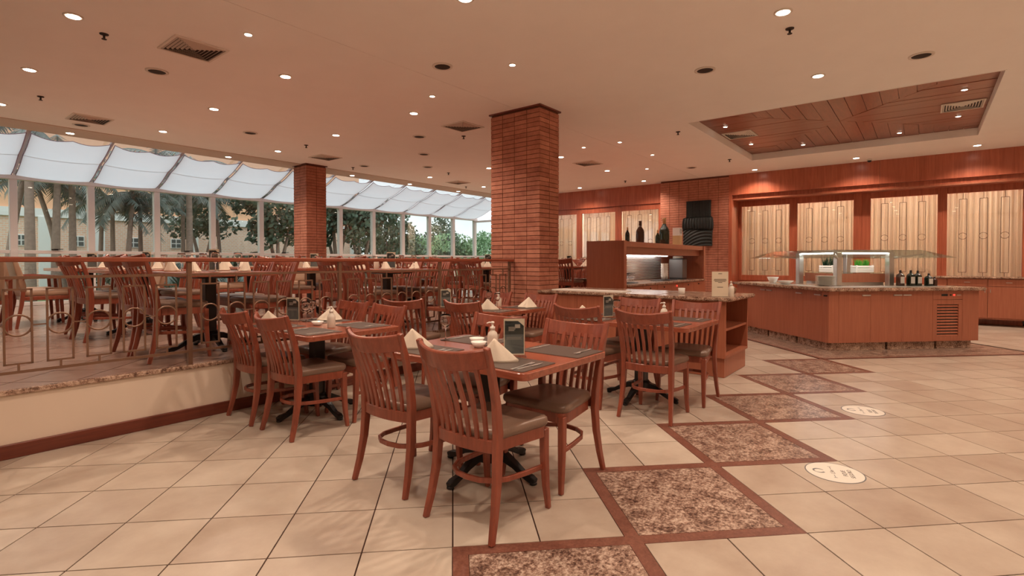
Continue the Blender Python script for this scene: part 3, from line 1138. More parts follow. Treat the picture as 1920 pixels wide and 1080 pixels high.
# four-way air vents
def vent_proto(w, d, frame_mat, slat_mat, name):
    t = thing(name, 'x', 'air vent')
    m = MB()
    fw = 0.022
    for (a, b, c, e) in ((-w, w, -d, -d + fw), (-w, w, d - fw, d), (-w, -w + fw, -d + fw, d - fw), (w - fw, w, -d + fw, d - fw)):
        m.box(a, b, c, e, -0.012, 0)
    m.build('frame', frame_mat, t)
    MB().box(-w + fw, w - fw, -d + fw, d - fw, -0.003, -0.0005).build('duct', 'vent_d', t)
    W, D = w - fw, d - fw
    n = 7
    for sd in range(4):
        for i in range(n):
            f = (i + 0.35) / n
            if sd % 2 == 0:
                sg = 1 if sd == 0 else -1
                hl = W * (1 - f) - 0.004
                y = sg * (D * (1 - f))
                if hl > 0.012:
                    MB().sweep([(-hl, y, -0.008), (hl, y, -0.008)], (0, sg * 1.0, 0.75), D / n * 0.62, 0.0022).build('slat', slat_mat, t)
            else:
                sg = 1 if sd == 1 else -1
                hl = D * (1 - f) - 0.004
                x = sg * (W * (1 - f))
                if hl > 0.012:
                    MB().sweep([(x, -hl, -0.008), (x, hl, -0.008)], (sg * 1.0, 0, 0.75), W / n * 0.62, 0.0022).build('slat', slat_mat, t)
    return t


av = vent_proto(0.25, 0.25, 'vent_w', 'vent', 'air_vent')
for (x, y, lb) in [(2.18, 5.95, 'square louvred air vent with a speaker beside it above the railing'),
                   (2.24, 10.13, 'square louvred air vent by the ceiling band over the armchairs'),
                   (6.15, 5.92, 'square louvred air vent beside the thick brick column'),
                   (6.16, 9.95, 'square louvred air vent beside the slim brick column'),
                   (10.2, 5.94, 'square louvred air vent in the ceiling behind the bar'),
                   (10.42, 10.21, 'square louvred air vent in the far window corner of the ceiling')]:
    place(av, (x, y, CZ), 0, lb)
aw = vent_proto(0.27, 0.25, 'vent_w', 'vent_w', 'tray_vent')
place(aw, (10.3, -0.42, TZ - 0.006), 0, 'white louvred air vent in the wooden tray farthest from the bar')
place(aw, (10.1, 2.68, TZ - 0.006), 0, 'white louvred air vent in the wooden tray nearest the bar')
sc = thing('security_camera', 'white dome security camera on the ceiling by the panelled wall', 'camera', (13.55, 0.95, CZ))
MB().lathe([(0.05, 0), (0.05, -0.03), (0.042, -0.035)], 20).build('mount', 'white_plastic', sc)
MB().lathe([(0.040, -0.034), (0.038, -0.05), (0.026, -0.066), (0.008, -0.072)], 20).build('dome', 'black', sc)

# ------------------------------------------------------------------ slat-back chair
REAR = [(-0.232, 0.0), (-0.200, 0.12), (-0.174, 0.26), (-0.163, 0.40), (-0.164, 0.50), (-0.185, 0.64), (-0.227, 0.79), (-0.270, 0.912)]


def rear_x(z):
    for (x0, z0), (x1, z1) in zip(REAR, REAR[1:]):
        if z0 <= z <= z1:
            return x0 + (x1 - x0) * (z - z0) / (z1 - z0)
    return REAR[-1][0]


def stile_y(z):
    return 0.198 + 0.026 * max(0, (z - 0.45) / 0.45)


def bow(z, y):
    b = 0.030 + 0.052 * max(0, (z - 0.42) / 0.48)
    return b * (1 - (y / stile_y(z)) ** 2)


def seat_outline(k, grow=0.0):
    # trapezoid with rounded corners, wider at the front
    pts = []
    cor = [(0.235, 0.232, 0.055), (-0.182, 0.186, 0.075)]
    (fx, fy, fr), (bx, by, br) = cor
    for cxx, cyy, r, a0 in ((fx - fr, fy - fr, fr, 0), (bx + br, by - br, br, 90), (bx + br, -by + br, br, 180), (fx - fr, -fy + fr, fr, 270)):
        for i in range(7):
            a = radians(a0 + 15 * i)
            pts.append((cxx + (r + grow) * cos(a), cyy + (r + grow) * sin(a)))
    return [(p[0] * k + 0.015 * (1 - k), p[1] * k) for p in pts]


def make_chair():
    t = thing('dining_chair', 'x', 'chair')
    for s in (-1, 1):
        MB().sweep([(x, s * (stile_y(z) + 0.022 * max(0, 1 - z / 0.4) ** 1.5), z) for x, z in REAR], (0, 1, 0),
                   [0.026, 0.030, 0.034, 0.036, 0.036, 0.034, 0.032, 0.030], [0.030, 0.036, 0.042, 0.048, 0.046, 0.040, 0.034, 0.026]).build('leg', 'chair', t, bevel=0.004)
    for s in (-1, 1):
        MB().sweep([(0.236, s * 0.212, 0.0), (0.222, s * 0.206, 0.12), (0.212, s * 0.203, 0.27), (0.210, s * 0.203, 0.43)], (0, 1, 0),
                   [0.026, 0.032, 0.038, 0.040], [0.026, 0.032, 0.038, 0.040]).build('leg', 'chair', t, bevel=0.004)
    z = 0.862
    ys = [-0.215 + 0.43 * i / 12 for i in range(13)]
    MB().sweep([(rear_x(z) - bow(z, y), y, z - 0.022 * (1 - (y / 0.215) ** 2)) for y in ys], (-0.3, 0, 0.95), 0.094, 0.022, smooth=False).build('top_rail', 'chair', t, bevel=0.005)
    z = 0.428
    ys = [-0.192 + 0.384 * i / 10 for i in range(11)]
    MB().sweep([(rear_x(z) - bow(z, y), y, z) for y in ys], (0, 0, 1), 0.062, 0.024).build('lower_rail', 'chair', t, bevel=0.004)
    for i in range(7):
        u = (i - 3) / 3
        pts = []
        for k in range(7):
            z = 0.45 + (0.826 - 0.45) * k / 6
            y = u * (0.142 + 0.018 * k / 6)
            pts.append((rear_x(z) - bow(z, y), y, z))
        MB().sweep(pts, (0, 1, 0), [0.021 + 0.004 * k / 6 for k in range(7)], 0.013).build('slat', 'chair', t)
    MB().layers([[(p[0], p[1], zz) for p in seat_outline(k)] for k, zz in ((0.955, 0.392), (0.955, 0.448))], smooth=False).build('seat_frame', 'chair', t)
    MB().layers([[(p[0], p[1], zz) for p in seat_outline(k)] for k, zz in
                 ((0.96, 0.448), (1.0, 0.458), (1.012, 0.472), (1.0, 0.487), (0.965, 0.496), (0.88, 0.501), (0.5, 0.503))]).build('seat_cushion', 'leather', t)
    hoop = [(0.208, 0.195, 0.225), (0.06, 0.185, 0.232), (-0.05, 0.170, 0.238), (-0.115, 0.135, 0.240), (-0.152, 0.075, 0.241), (-0.164, 0, 0.242)]
    hoop += [(x, -y, z) for x, y, z in hoop[-2::-1]]
    MB().sweep(hoop, (0, 0, 1), 0.026, 0.017).build('stretcher', 'chair', t, bevel=0.003)
    return t


# ------------------------------------------------------------------ upholstered armchair
def make_armchair():
    t = thing('armchair', 'x', 'chair')
    for s in (-1, 1):
        MB().sweep([(0.25, s * 0.245, 0), (0.235, s * 0.25, 0.30), (0.215, s * 0.255, 0.63)], (0, 1, 0), [0.03, 0.038, 0.036], [0.03, 0.04, 0.036]).build('leg', 'chair', t)
        MB().sweep([(-0.30, s * 0.235, 0), (-0.25, s * 0.235, 0.3), (-0.235, s * 0.235, 0.46)], (0, 1, 0), 0.034, [0.03, 0.04, 0.042]).build('leg', 'chair', t)
        MB().sweep([(0.235, s * 0.255, 0.638), (0.05, s * 0.262, 0.655), (-0.14, s * 0.255, 0.648), (-0.235, s * 0.235, 0.63)], (0, 1, 0), [0.05, 0.055, 0.045, 0.035], 0.026).build('arm', 'chair', t)
    MB().box(-0.24, 0.24, -0.235, 0.235, 0.35, 0.40).build('seat_frame', 'chair', t, bevel=0.006)
    MB().layers([[(p[0], p[1], zz) for p in rrect(-0.23 + g, 0.255 - g, -0.23 + g, 0.23 - g, 0.05)] for g, zz in ((0.012, 0.40), (0.0, 0.415), (0.0, 0.455), (0.012, 0.475), (0.05, 0.483))]).build('seat_cushion', 'tan', t)
    rings = []
    for x, z, th, hw in ((-0.215, 0.40, 0.05, 0.215), (-0.235, 0.55, 0.07, 0.225), (-0.27, 0.72, 0.065, 0.232), (-0.305, 0.86, 0.05, 0.232), (-0.312, 0.90, 0.03, 0.222)):
        rings.append([(p[0] + x, p[1], z) for p in rrect(-th / 2, th / 2, -hw, hw, min(th, 0.03) * 0.48, 4)])
    MB().layers(rings).build('backrest', 'tan', t)
    return t


# ------------------------------------------------------------------ pedestal table
def make_table(wx, wy):
    t = thing('pedestal_table', 'x', 'table')
    MB().layers([[(p[0], p[1], z) for p in rrect(-wx / 2 + g, wx / 2 - g, -wy / 2 + g, wy / 2 - g, 0.045 - g, 6)] for g, z in ((0.003, 0.712), (0, 0.715), (0, 0.747), (0.003, 0.75))], smooth=False).build('table_top', 'table', t)
    MB().layers([[(p[0], p[1], z) for p in rrect(-0.24 + g, 0.24 - g, -0.24 + g, 0.24 - g, 0.04, 2)] for g, z in ((0.03, 0.688), (0, 0.70), (0, 0.712))], smooth=False).build('top_plate', 'iron', t)
    MB().box(-0.05, 0.05, -0.05, 0.05, 0.13, 0.69).build('pedestal', 'grey_iron', t, bevel=0.008)
    MB().lathe([(0.085, 0.075), (0.095, 0.10), (0.09, 0.15), (0.07, 0.175)], 16).build('hub', 'iron', t)
    fm = MB()
    fm.sweep([(0.05, 0, 0.125), (0.12, 0, 0.118), (0.20, 0, 0.085), (0.27, 0, 0.045), (0.325, 0, 0.030), (0.355, 0, 0.020)], (0, 1, 0),
             [0.07, 0.055, 0.045, 0.04, 0.042, 0.036], [0.07, 0.055, 0.04, 0.034, 0.044, 0.034])
    fm.lathe([(0.022, 0), (0.024, 0.012), (0.02, 0.02)], 12, mat=Matrix.Translation((0.338, 0, 0)))
    me = fm.mesh('foot', 0.006)
    for k in range(4):
        mobj('foot', me, 'iron', t, (0, 0, 0), k * pi / 2)
    return t


chair = make_chair()
tabl = make_table(0.84, 1.19)
LOWER = [('A', 2.42, 2.105, 'standing free beside the floor diamonds'),
         ('B', 2.43, 4.07, 'against the platform riser under the railing'),
         ('C', 4.62, 2.10, 'in front of the granite topped counter'),
         ('D', 4.64, 4.09, 'beside the thick brick column below the railing')]
for kk, x, y, lb in LOWER:
    place(tabl, (x, y, 0), 0, 'red wood pedestal table ' + lb)
GC = 'slat back chairs on the lower floor'
TN = {'A': 'the free-standing table by the diamonds', 'B': 'the table against the platform riser', 'C': 'the table before the granite counter', 'D': 'the table beside the brick column'}
for kk, x, y, rz, side, end in [
        ('A', 2.005, 1.75, 0, 'facing the counter', 'diamond end'), ('A', 2.055, 2.43, 2, 'facing the counter', 'platform end'),
        ('A', 2.645, 1.78, 180, 'back to counter', 'diamond end'), ('A', 2.66, 2.43, 182, 'back to counter', 'platform end'),
        ('B', 2.14, 3.76, 0, 'facing the counter', 'diamond end'), ('B', 2.135, 4.345, -2, 'facing the counter', 'platform end'),
        ('B', 2.70, 3.78, 178, 'back to counter', 'diamond end'), ('B', 2.77, 4.42, 180, 'back to counter', 'platform end'),
        ('C', 4.17, 1.78, 3, 'facing the counter', 'diamond end'), ('C', 4.24, 2.43, 0, 'facing the counter', 'platform end'),
        ('C', 4.86, 1.74, 183, 'back to counter', 'diamond end'), ('C', 4.92, 2.38, 180, 'back to counter', 'platform end'),
        ('D', 3.98, 3.61, 3, 'facing the counter', 'diamond end'), ('D', 3.76, 4.36, 22, 'facing the counter', 'platform end'),
        ('D', 4.88, 3.64, 180, 'back to counter', 'diamond end'), ('D', 4.89, 4.34, 180, 'back to counter', 'platform end')]:
    place(chair, (x, y, 0), radians(rz), 'slat back chair %s, %s of %s' % (side, end, TN[kk]), GC)

# upper level
tab2 = make_table(0.80, 1.15)
arm = make_armchair()
rj = random.Random(11)
UT = []
for x, y in [(2.12, 5.47), (4.3, 5.5), (6.75, 5.95), (8.75, 5.55), (10.95, 5.55)]:
    UT.append((x, y, 'row'))
for x, y in [(2.1, 7.32), (4.3, 7.35), (6.5, 7.6), (8.7, 7.4), (10.9, 7.4), (12.9, 7.4)]:
    UT.append((x, y, 'mid'))
for x, y in [(2.05, 9.45), (4.3, 9.4), (6.5, 9.3), (8.7, 9.4), (10.9, 9.4), (12.9, 9.4)]:
    UT.append((x, y, 'win'))
NMR = {'row': 'in the row beside the railing', 'mid': 'in the middle row of the upper level', 'win': 'in the row next to the glass wall'}
RW = {'row': 'railing row', 'mid': 'middle row', 'win': 'window row'}
CNT = {}
UTI = []
for x, y, r in UT:
    CNT[r] = CNT.get(r, -1) + 1
    UTI.append((x, y, r, '%s %s table from the open platform end' % (ORD[CNT[r]], RW[r])))
for x, y, r, tn in UTI:
    place(tab2, (x, y, PZ), 0, 'red wood pedestal table, ' + tn, 'upper level tables ' + NMR[r])
    for s in (-1, 1):
        for e in (-1, 1):
            j1, j2, j3 = rj.uniform(-.03, .03), rj.uniform(-.03, .03), rj.uniform(-4, 4)
            cxx, cyy = x + s * 0.42 + j1, y + e * 0.262 + j2 * 0.35
            if r == 'row' and x < 2.2 and s < 0:
                cxx = 1.70
                j3 = 0
            wh = ('facing curtains, ' if s < 0 else 'back to curtains, ') + ('railing end, ' if e < 0 else 'window end, ') + tn
            if r == 'win':
                place(arm, (x + s * 0.55 + j1, y + e * 0.325 + j2 * 0.4, PZ), radians((0 if s < 0 else 180) + j3), 'tan armchair ' + wh, 'tan armchairs on the upper level')
            else:
                place(chair, (cxx, cyy, PZ), radians((0 if s < 0 else 180) + j3), 'slat chair ' + wh, 'upper level chairs ' + NMR[r])
# lone armchairs by the outer end of the platform
for x, y, a in [(0.85, 8.55, 80), (0.2, 9.6, 200)]:
    place(arm, (x, y, PZ), radians(a), 'tan armchair turned towards the glass wall at the open platform end', 'armchairs at the open platform end')

# ------------------------------------------------------------------ granite counter beside the column
ct = thing('service_counter', 'red wood counter with granite top and open end shelves', 'counter', (5.905, 1.70, 0))
MB().box(0.045, 0.90, 0.025, 2.52, 0.004, 0.225).build('plinth', 'panel_l', ct)
for i in range(4):
    MB().box(0.0, 0.025, 0.002 + i * 0.6325, 0.630 + i * 0.6325, 0.225, 0.858).build('front_panel', 'panel_l', ct)
MB().box(0.885, 0.91, 0.0, 2.53, 0.225, 0.858).build('back_panel', 'panel_l', ct)
MB().box(0.025, 0.885, 0.42, 0.44, 0.225, 0.858).build('inner_panel', 'panel', ct)
MB().box(0.025, 0.885, 0.0, 0.42, 0.225, 0.255).build('shelf', 'panel_l', ct)
MB().box(0.025, 0.885, 0.01, 0.42, 0.525, 0.55).build('shelf', 'panel_l', ct)
MB().prism(rrect(-0.065, 1.03, -0.065, 0.80, 0.05, 5), 0.858, 0.898).build('granite_top', 'granite_top', ct, bevel=0.012, seg=2)
MB().box(-0.035, 1.0, 0.80, 2.53, 0.860, 0.900).build('granite_top', 'granite_top', ct, bevel=0.012, seg=2)
tag(MB().box(0, 0.30, 0, 1.05, 0, 0.012).build('serving_board', 'tray_white', loc=(5.98, 3.0, 0.900)), 'pale flat tray lying on the granite counter near the column', 'tray')
sg = thing('notice_card', 'cream notice card in an acrylic stand on the granite counter', 'sign', (6.03, 1.80, 0.898), radians(-51.5 + 4))
MB().box(-0.095, 0.095, -0.002, 0.002, 0.005, 0.285).build('card', 'paper', sg)
for zz, hwid in ((0.262, 0.022), (0.198, 0.070), (0.186, 0.074), (0.174, 0.062), (0.162, 0.024), (0.108, 0.034)):
    MB().box(-hwid, hwid, -0.0028, -0.0018, zz - 0.0028, zz + 0.0028).build('print_line', 'ink', sg)
MB().box(-0.10, 0.10, -0.035, 0.035, 0, 0.005).build('stand', 'acrylic', sg)
sn0 = thing('sanitizer_bottle', 'x', 'bottle')
MB().lathe([(0.030, 0), (0.033, 0.006), (0.033, 0.085), (0.028, 0.105), (0.014, 0.120), (0.013, 0.128)], 18).build('body', 'plastic', sn0)
MB().lathe([(0.016, 0.126), (0.016, 0.143), (0.007, 0.146), (0.006, 0.163)], 14).build('collar', 'white_plastic', sn0)
MB().lathe([(0.011, 0.162), (0.012, 0.172), (0.007, 0.176)], 12).tube([(0, 0, 0.168), (0.022, 0, 0.170), (0.036, 0, 0.164)], 0.005, 6).build('pump_head', 'white_plastic', sn0)
place(sn0, (6.17, 1.72, 0.898), 0.5, 'white pump bottle behind the cream notice card on the counter')
bk = thing('bread_basket', 'small wicker basket holding white sachets on the counter end', 'basket', (6.62, 1.87, 0.898))
MB().lathe([(0.055, 0), (0.075, 0.01), (0.088, 0.075), (0.080, 0.075), (0.06, 0.02)], 20).build('basket', 'wicker', bk)
MB().tube([(0.088 * cos(a / 10 * pi - 0.4), 0.02, 0.075 + 0.06 * sin(a / 10 * pi)) for a in range(11)], 0.005, 6).build('handle', 'wicker', bk)
for i in range(7):
    tag(MB().box(-0.03, 0.03, -0.02, 0.02, -0.004, 0.004).build('sachet', 'white_plastic', loc=(6.62 + 0.035 * cos(i * 0.9), 1.87 + 0.035 * sin(i * 0.9), 0.935 + 0.009 * i)), 'white paper sachet heaped in the wicker basket', 'sachet', 'sachets in the basket').rotation_euler = (0.3 * sin(i), 0.4 * cos(i), i)
ch = thing('cup', 'small pale plastic cup standing on the granite counter slab', 'cup', (6.25, 2.32, 0.898))
MB().lathe([(0.032, 0), (0.036, 0.004), (0.042, 0.075), (0.039, 0.075), (0.033, 0.008)], 18).build('body', 'tray_white', ch)

# ------------------------------------------------------------------ bar shelf unit
BX0, BX1, BY0, BY1, BZ = 7.97, 12.1, 3.94, 4.66, 1.64
br = thing('bar_unit', 'red wood bar unit with open niche, granite worktop and bottle shelf', 'bar', (BX0, BY0, 0))
L = BX1 - BX0
MB().box(0, 0.10, 0, 0.72, 0, BZ + 0.01).build('end_panel', 'panel_l', br)
MB().box(L - 0.12, L, 0, 0.72, 0, BZ).build('end_panel', 'panel_l', br)
MB().box(0.10, L - 0.12, 0.02, 0.72, BZ - 0.09, BZ).build('top_shelf', 'panel_l', br)
MB().box(0.10, L - 0.12, 0.10, 0.72, BZ - 0.22, BZ - 0.09).build('valance', 'panel_l', br)
MB().box(0.10, L - 0.12, 0.02, 0.72, 0.0, 0.865).build('base_cabinet', 'panel_l', br)
for i in range(6):
    x = 0.12 + i * 0.65
    MB().box(x, x + 0.64, 0.0, 0.02, 0.12, 0.855).build('door', 'panel_l', br, bevel=0.002)
    MB().lathe([(0.014, 0), (0.012, 0.014)], 10, mat=Matrix.Translation((x + 0.3, 0.0, 0.80)) @ Matrix.Rotation(pi / 2, 4, 'X')).build('knob', 'red_led' if i == 3 else 'black', br)
MB().box(0.10, L - 0.12, -0.03, 0.70, 0.865, 0.9).build('worktop', 'granite_top', br, bevel=0.006)
MB().box(0.10, L - 0.9, 0.69, 0.715, 0.9, BZ - 0.09).build('back_panel', 'mirror', br)
for i in range(16):
    MB().box(0.11, L - 0.9, 0.682, 0.69, 0.935 + i * 0.034, 0.955 + i * 0.034).build('back_rib', 'steel', br)
MB().box(L - 0.9, L - 0.12, 0.69, 0.715, 0.9, BZ - 0.09).build('back_panel', 'panel_l', br)
# niche lamp under the valance
MB().box(0.2, L - 1.0, 0.5, 0.56, BZ - 0.235, BZ - 0.222).build('lamp_tube', 'strip_lamp', br)
# arched cheek at the right end
ac = [(0, 0.9), (0, BZ - 0.22)] + [(-0.34 * (1 - cos(radians(a))), BZ - 0.22 - 0.34 * (1 - 0) * (sin(radians(a)))) for a in ()]
arch = [(0.0, 0.0)] + [(-0.50 + 0.50 * cos(radians(a)), 0.50 * sin(radians(a))) for a in range(0, 91, 10)] + [(0.0, 0.50)]
MB().add([(L - 0.14 + p[0] * 0.0, 0.02 - p[0], 0.92 + p[1]) for p in arch] + [(L - 0.12, 0.02 - p[0], 0.92 + p[1]) for p in arch],
         [tuple(range(len(arch))), tuple(range(len(arch), 2 * len(arch)))[::-1]] + [(i, (i + 1) % len(arch), len(arch) + (i + 1) % len(arch), len(arch) + i) for i in range(len(arch))]).build('arched_cheek', 'panel_l', br)


def bottle(name, label, loc, h, r, mat, foil, group=None):
    t = thing(name, label, 'bottle', loc, 0, group)
    MB().lathe([(r * 0.92, 0), (r, 0.012), (r, h * 0.50), (r * 0.85, h * 0.60), (r * 0.42, h * 0.72), (r * 0.34, h * 0.80)], 20).build('body', mat, t)
    MB().lathe([(r * 0.36, h * 0.76), (r * 0.33, h * 0.97), (r * 0.38, h * 0.975), (r * 0.38, h)], 16).build('foil', foil, t)
    MB().lathe([(r * 1.01, h * 0.18), (r * 1.01, h * 0.40)], 20, cap=False).build('paper_label', 'bottle_g' if foil == 'gold' else mat, t)
    return t


bottle('wine_bottle', 'small dark bottle on the bar shelf nearest its end panel', (8.40, 4.09, BZ), 0.26, 0.040, 'bottle_g', 'gold')
bottle('wine_bottle', 'tall brown bottle with sloping shoulders on the bar shelf', (8.94, 4.10, BZ), 0.40, 0.075, 'bottle_b', 'bottle_b')
bottle('wine_bottle', 'small dark bottle beside the giant champagne bottle', (9.72, 4.09, BZ), 0.27, 0.045, 'bottle_g', 'gold')
bottle('wine_bottle', 'giant dark champagne bottle with gold foil neck', (10.12, 4.12, BZ), 0.53, 0.10, 'bottle_g', 'gold')
gb = thing('gift_box', 'slim printed gift box standing on the bar shelf', 'box', (10.78, 4.10, BZ))
MB().box(-0.075, 0.075, -0.075, 0.075, 0, 0.20).build('lower_print', 'gold', gb)
MB().box(-0.075, 0.075, -0.075, 0.075, 0.20, 0.365).build('upper_print', 'label', gb)
MB().tube([(-0.05 + 0.045 * (1 + cos(a / 16 * 2 * pi)), -0.077, 0.29 + 0.04 * sin(a / 16 * 2 * pi)) for a in range(17)], 0.005, 5).build('emblem', 'card_mid', gb)


def goblet_mesh(sc_=1.0, n=16):
    p = [(0.034, 0), (0.034, 0.002), (0.006, 0.008), (0.004, 0.02), (0.004, 0.078), (0.012, 0.09), (0.032, 0.112), (0.039, 0.135), (0.037, 0.165), (0.033, 0.182)]
    q = [(0.0315, 0.182), (0.0355, 0.165), (0.0375, 0.135), (0.030, 0.113), (0.010, 0.094)]
    return MB().lathe([(r * sc_, z * sc_) for r, z in p + q], n).mesh('goblet')


GOB = goblet_mesh()
GOBS = goblet_mesh(0.95, 10)
TUM = MB().lathe([(0.030, 0), (0.033, 0.003), (0.037, 0.11), (0.034, 0.11), (0.030, 0.008)], 12).mesh('tumbler')
for i in range(7):
    for j in range(2):
        tag(mobj('wine_glass', GOBS, 'goblet', None, (8.32 + i * 0.085, 4.18 + j * 0.09, 0.912)), 'wine glass in the rows of glasses on the bar worktop', 'glass', 'wine glasses on the bar worktop')
tag(MB().prism(rrect(8.26, 8.92, 4.11, 4.34, 0.03), 0.900, 0.912).build('bar_tray', 'black', None), 'dark tray under the wine glasses on the bar worktop', 'tray')
tag(MB().prism(rrect(10.1, 10.9, 4.12, 4.42, 0.04), 0.900, 0.914).build('bar_tray', 'black', None), 'dark tray under the stacked paper cups on the bar worktop', 'tray')
for i, xx in enumerate((10.42, 10.56)):
    cs = thing('cup_stack', 'tall stack of white paper cups on the dark bar tray', 'cup stack', (xx, 4.26, 0.914), 0, 'paper cup stacks on the bar')
    for k in range(6):
        MB().lathe([(0.034 + 0.0, 0.05 * k), (0.05, 0.05 * k + 0.085), (0.05, 0.05 * k + 0.09)], 14).build('paper_cup', 'white_plastic', cs)
dsp = thing('drink_dispenser', 'upright grey steel dispenser at the end of the bar worktop', 'dispenser', (11.35, 4.30, 0.90))
MB().box(-0.13, 0.13, -0.15, 0.15, 0, 0.46).build('body', 'black', dsp, bevel=0.01)
MB().box(-0.133, 0.133, -0.155, 0.155, 0.03, 0.44).build('casing', 'grey_steel', dsp, bevel=0.008)
MB().lathe([(0.11, 0.46), (0.11, 0.50), (0.06, 0.53)], 20).build('lid', 'white_plastic', dsp)

# slate relief on the pillar
m = MB()
nx, nz = 60, 70
pts = []
for j in range(nz + 1):
    v = j / nz
    for i in range(nx + 1):
        u = i / nx
        z = 1.70 + 1.20 * v
        side = 0.0
        if 0.28 < v < 0.64:
            side = 0.045 * sin((v - 0.28) / 0.36 * pi)
        taper = 0.04 * max(0, (v - 0.62) / 0.38)
        y0_, y1_ = (4.375, 5.01) if v > 0.63 else (4.335 - side * 0.6, 5.085 + side * 0.5)
        y = y0_ + (y1_ - y0_) * u
        if v > 0.63:
            d = 0.035 + 0.008 * sin(u * 2 * pi * 19)
        elif v > 0.36:
            d = 0.055 + 0.020 * sin((v - 0.36) / 0.27 * pi) + 0.007 * sin(u * 2 * pi * 11 + 5 * v)
        else:
            d = 0.045 + 0.008 * sin(2 * pi * (v * 14 + 5 * (u - 0.2) ** 2)) + 0.01 * sin(v * 9)
        if abs(v - 0.63) < 0.012 or abs(v - 0.37 - 0.03 * (u - .5)) < 0.012:
            d -= 0.028
        pts.append((13.85 - d - 0.01, y, z))
k = nx + 1
fs = [(j * k + i, j * k + i + 1, (j + 1) * k + i + 1, (j + 1) * k + i) for j in range(nz) for i in range(nx)]
o = len(pts)
rim = [i for i in range(k)] + [j * k + nx for j in range(1, nz + 1)] + [nz * k + i for i in range(nx - 1, -1, -1)] + [j * k for j in range(nz - 1, 0, -1)]
back = [(13.846, pts[i][1], pts[i][2]) for i in rim]
for a in range(len(rim)):
    b = (a + 1) % len(rim)
    fs.append((rim[a], rim[b], o + b, o + a))
fs.append(tuple(o + a for a in range(len(rim))))
m.add(pts + back, fs, False)
tag(m.build('wall_relief', 'slate'), 'dark slate relief of pleated folds hung on the brick pillar', 'wall art')

# ------------------------------------------------------------------ buffet island
BC = (8.66, 1.07)
BL = 2.42
bf = thing('buffet_island', 'square red wood buffet island with granite top and plinth', 'buffet', (BC[0], BC[1], 0), -pi / 4)
for (a, b, c, d) in ((0.06, 0.95, 0.06, 0.10), (0.99, 1.75, 0.06, 0.10), (1.79, 2.36, 0.06, 0.10), (0.06, 0.10, 0.10, 0.75), (0.06, 0.10, 0.79, 1.5), (0.06, 0.10, 1.54, 2.36), (2.32, 2.36, 0.10, 2.36), (0.10, 2.32, 2.32, 2.36)):
    MB().box(a, b, c, d, 0, 0.125).build('plinth', 'granite_top', bf)
MB().box(0.10, 2.32, 0.10, 2.32, 0, 0.12).build('plinth_core', 'black', bf)
MB().box(0.022, BL - 0.022, 0.022, BL - 0.022, 0.12, 0.868).build('carcass', 'panel_l', bf)


def hnd(parent, x0, x1, y0, y1, z0, z1):
    MB().box(x0, x1, y0, y1, z0, z1).build('handle', 'steel', parent, bevel=0.002)


fa = [0.0, 0.155, 0.66, 1.16, 1.66, 2.15, BL]
for i in range(6):
    dr = MB().box(fa[i] + 0.0015, fa[i + 1] - 0.0015, 0.0, 0.022, 0.12, 0.868 if i != 4 else 0.868).build('door' if i in (1, 2, 3) else 'side_panel', 'panel_l', bf) if i != 4 else None
    if i == 1:
        hnd(dr, fa[i + 1] - 0.14, fa[i + 1] - 0.012, -0.016, 0.0, 0.795, 0.815)
    if i == 2:
        hnd(dr, fa[i + 1] - 0.14, fa[i + 1] - 0.012, -0.016, 0.0, 0.795, 0.815)
    if i == 3:
        hnd(dr, fa[i] + 0.012, fa[i] + 0.14, -0.016, 0.0, 0.795, 0.815)
# louvred service panel
MB().box(1.662, 2.148, 0.0, 0.022, 0.735, 0.868).build('control_panel', 'panel_l', bf)
MB().box(1.80, 1.90, -0.004, 0.0, 0.785, 0.815).build('display', 'black', bf)
MB().box(1.935, 1.965, -0.004, 0.0, 0.79, 0.81).build('switch', 'black', bf)
MB().box(1.995, 2.02, -0.004, 0.0, 0.79, 0.81).build('switch', 'red_led', bf)
MB().box(2.05, 2.12, -0.004, 0.0, 0.795, 0.803).build('lever', 'steel', bf)
gr = MB().box(1.662, 1.73, 0.0, 0.022, 0.12, 0.73).box(2.085, 2.148, 0.0, 0.022, 0.12, 0.73).box(1.73, 2.085, 0.0, 0.022, 0.12, 0.185).box(1.73, 2.085, 0.0, 0.022, 0.66, 0.73).build('grille_frame', 'panel_l', bf)
MB().box(1.73, 2.085, 0.019, 0.023, 0.185, 0.66).build('grille_back', 'black', gr)
for k in range(11):
    MB().sweep([(1.73, 0.010, 0.20 + k * 0.0435), (2.085, 0.010, 0.20 + k * 0.0435)], (0, 0.35, 1), 0.027, 0.006).build('louvre', 'panel_l', gr)
fb = [0.0, 0.13, 0.55, 1.0, 1.5, 1.95, BL]
for i in range(6):
    dr = MB().box(0.0, 0.022, fb[i] + 0.0015, fb[i + 1] - 0.0015, 0.12, 0.868).build('door' if i else 'side_panel', 'panel_l', bf)
    if i in (1, 2, 4):
        hnd(dr, -0.016, 0, fb[i] + 0.02, fb[i] + 0.16, 0.795, 0.815)
    elif i == 3:
        hnd(dr, -0.016, 0, fb[i + 1] - 0.16, fb[i + 1] - 0.02, 0.795, 0.815)
    else:
        MB().box(-0.005, 0, 0.03, 0.10, 0.79, 0.81).build('switch_plate', 'black', dr)
tp = MB().prism(rrect(-0.07, BL + 0.07, -0.07, BL + 0.07, 0.03, 3), 0.868, 0.912).build('granite_top', 'granite_top', bf, bevel=0.012, seg=2)
MB().box(0.32, BL - 0.32, 0.14, 0.52, 0.912, 0.916).build('steel_well', 'steel', bf)
MB().box(0.14, 0.30, 0.4, BL - 0.2, 0.912, 0.916).build('steel_well', 'steel', bf)
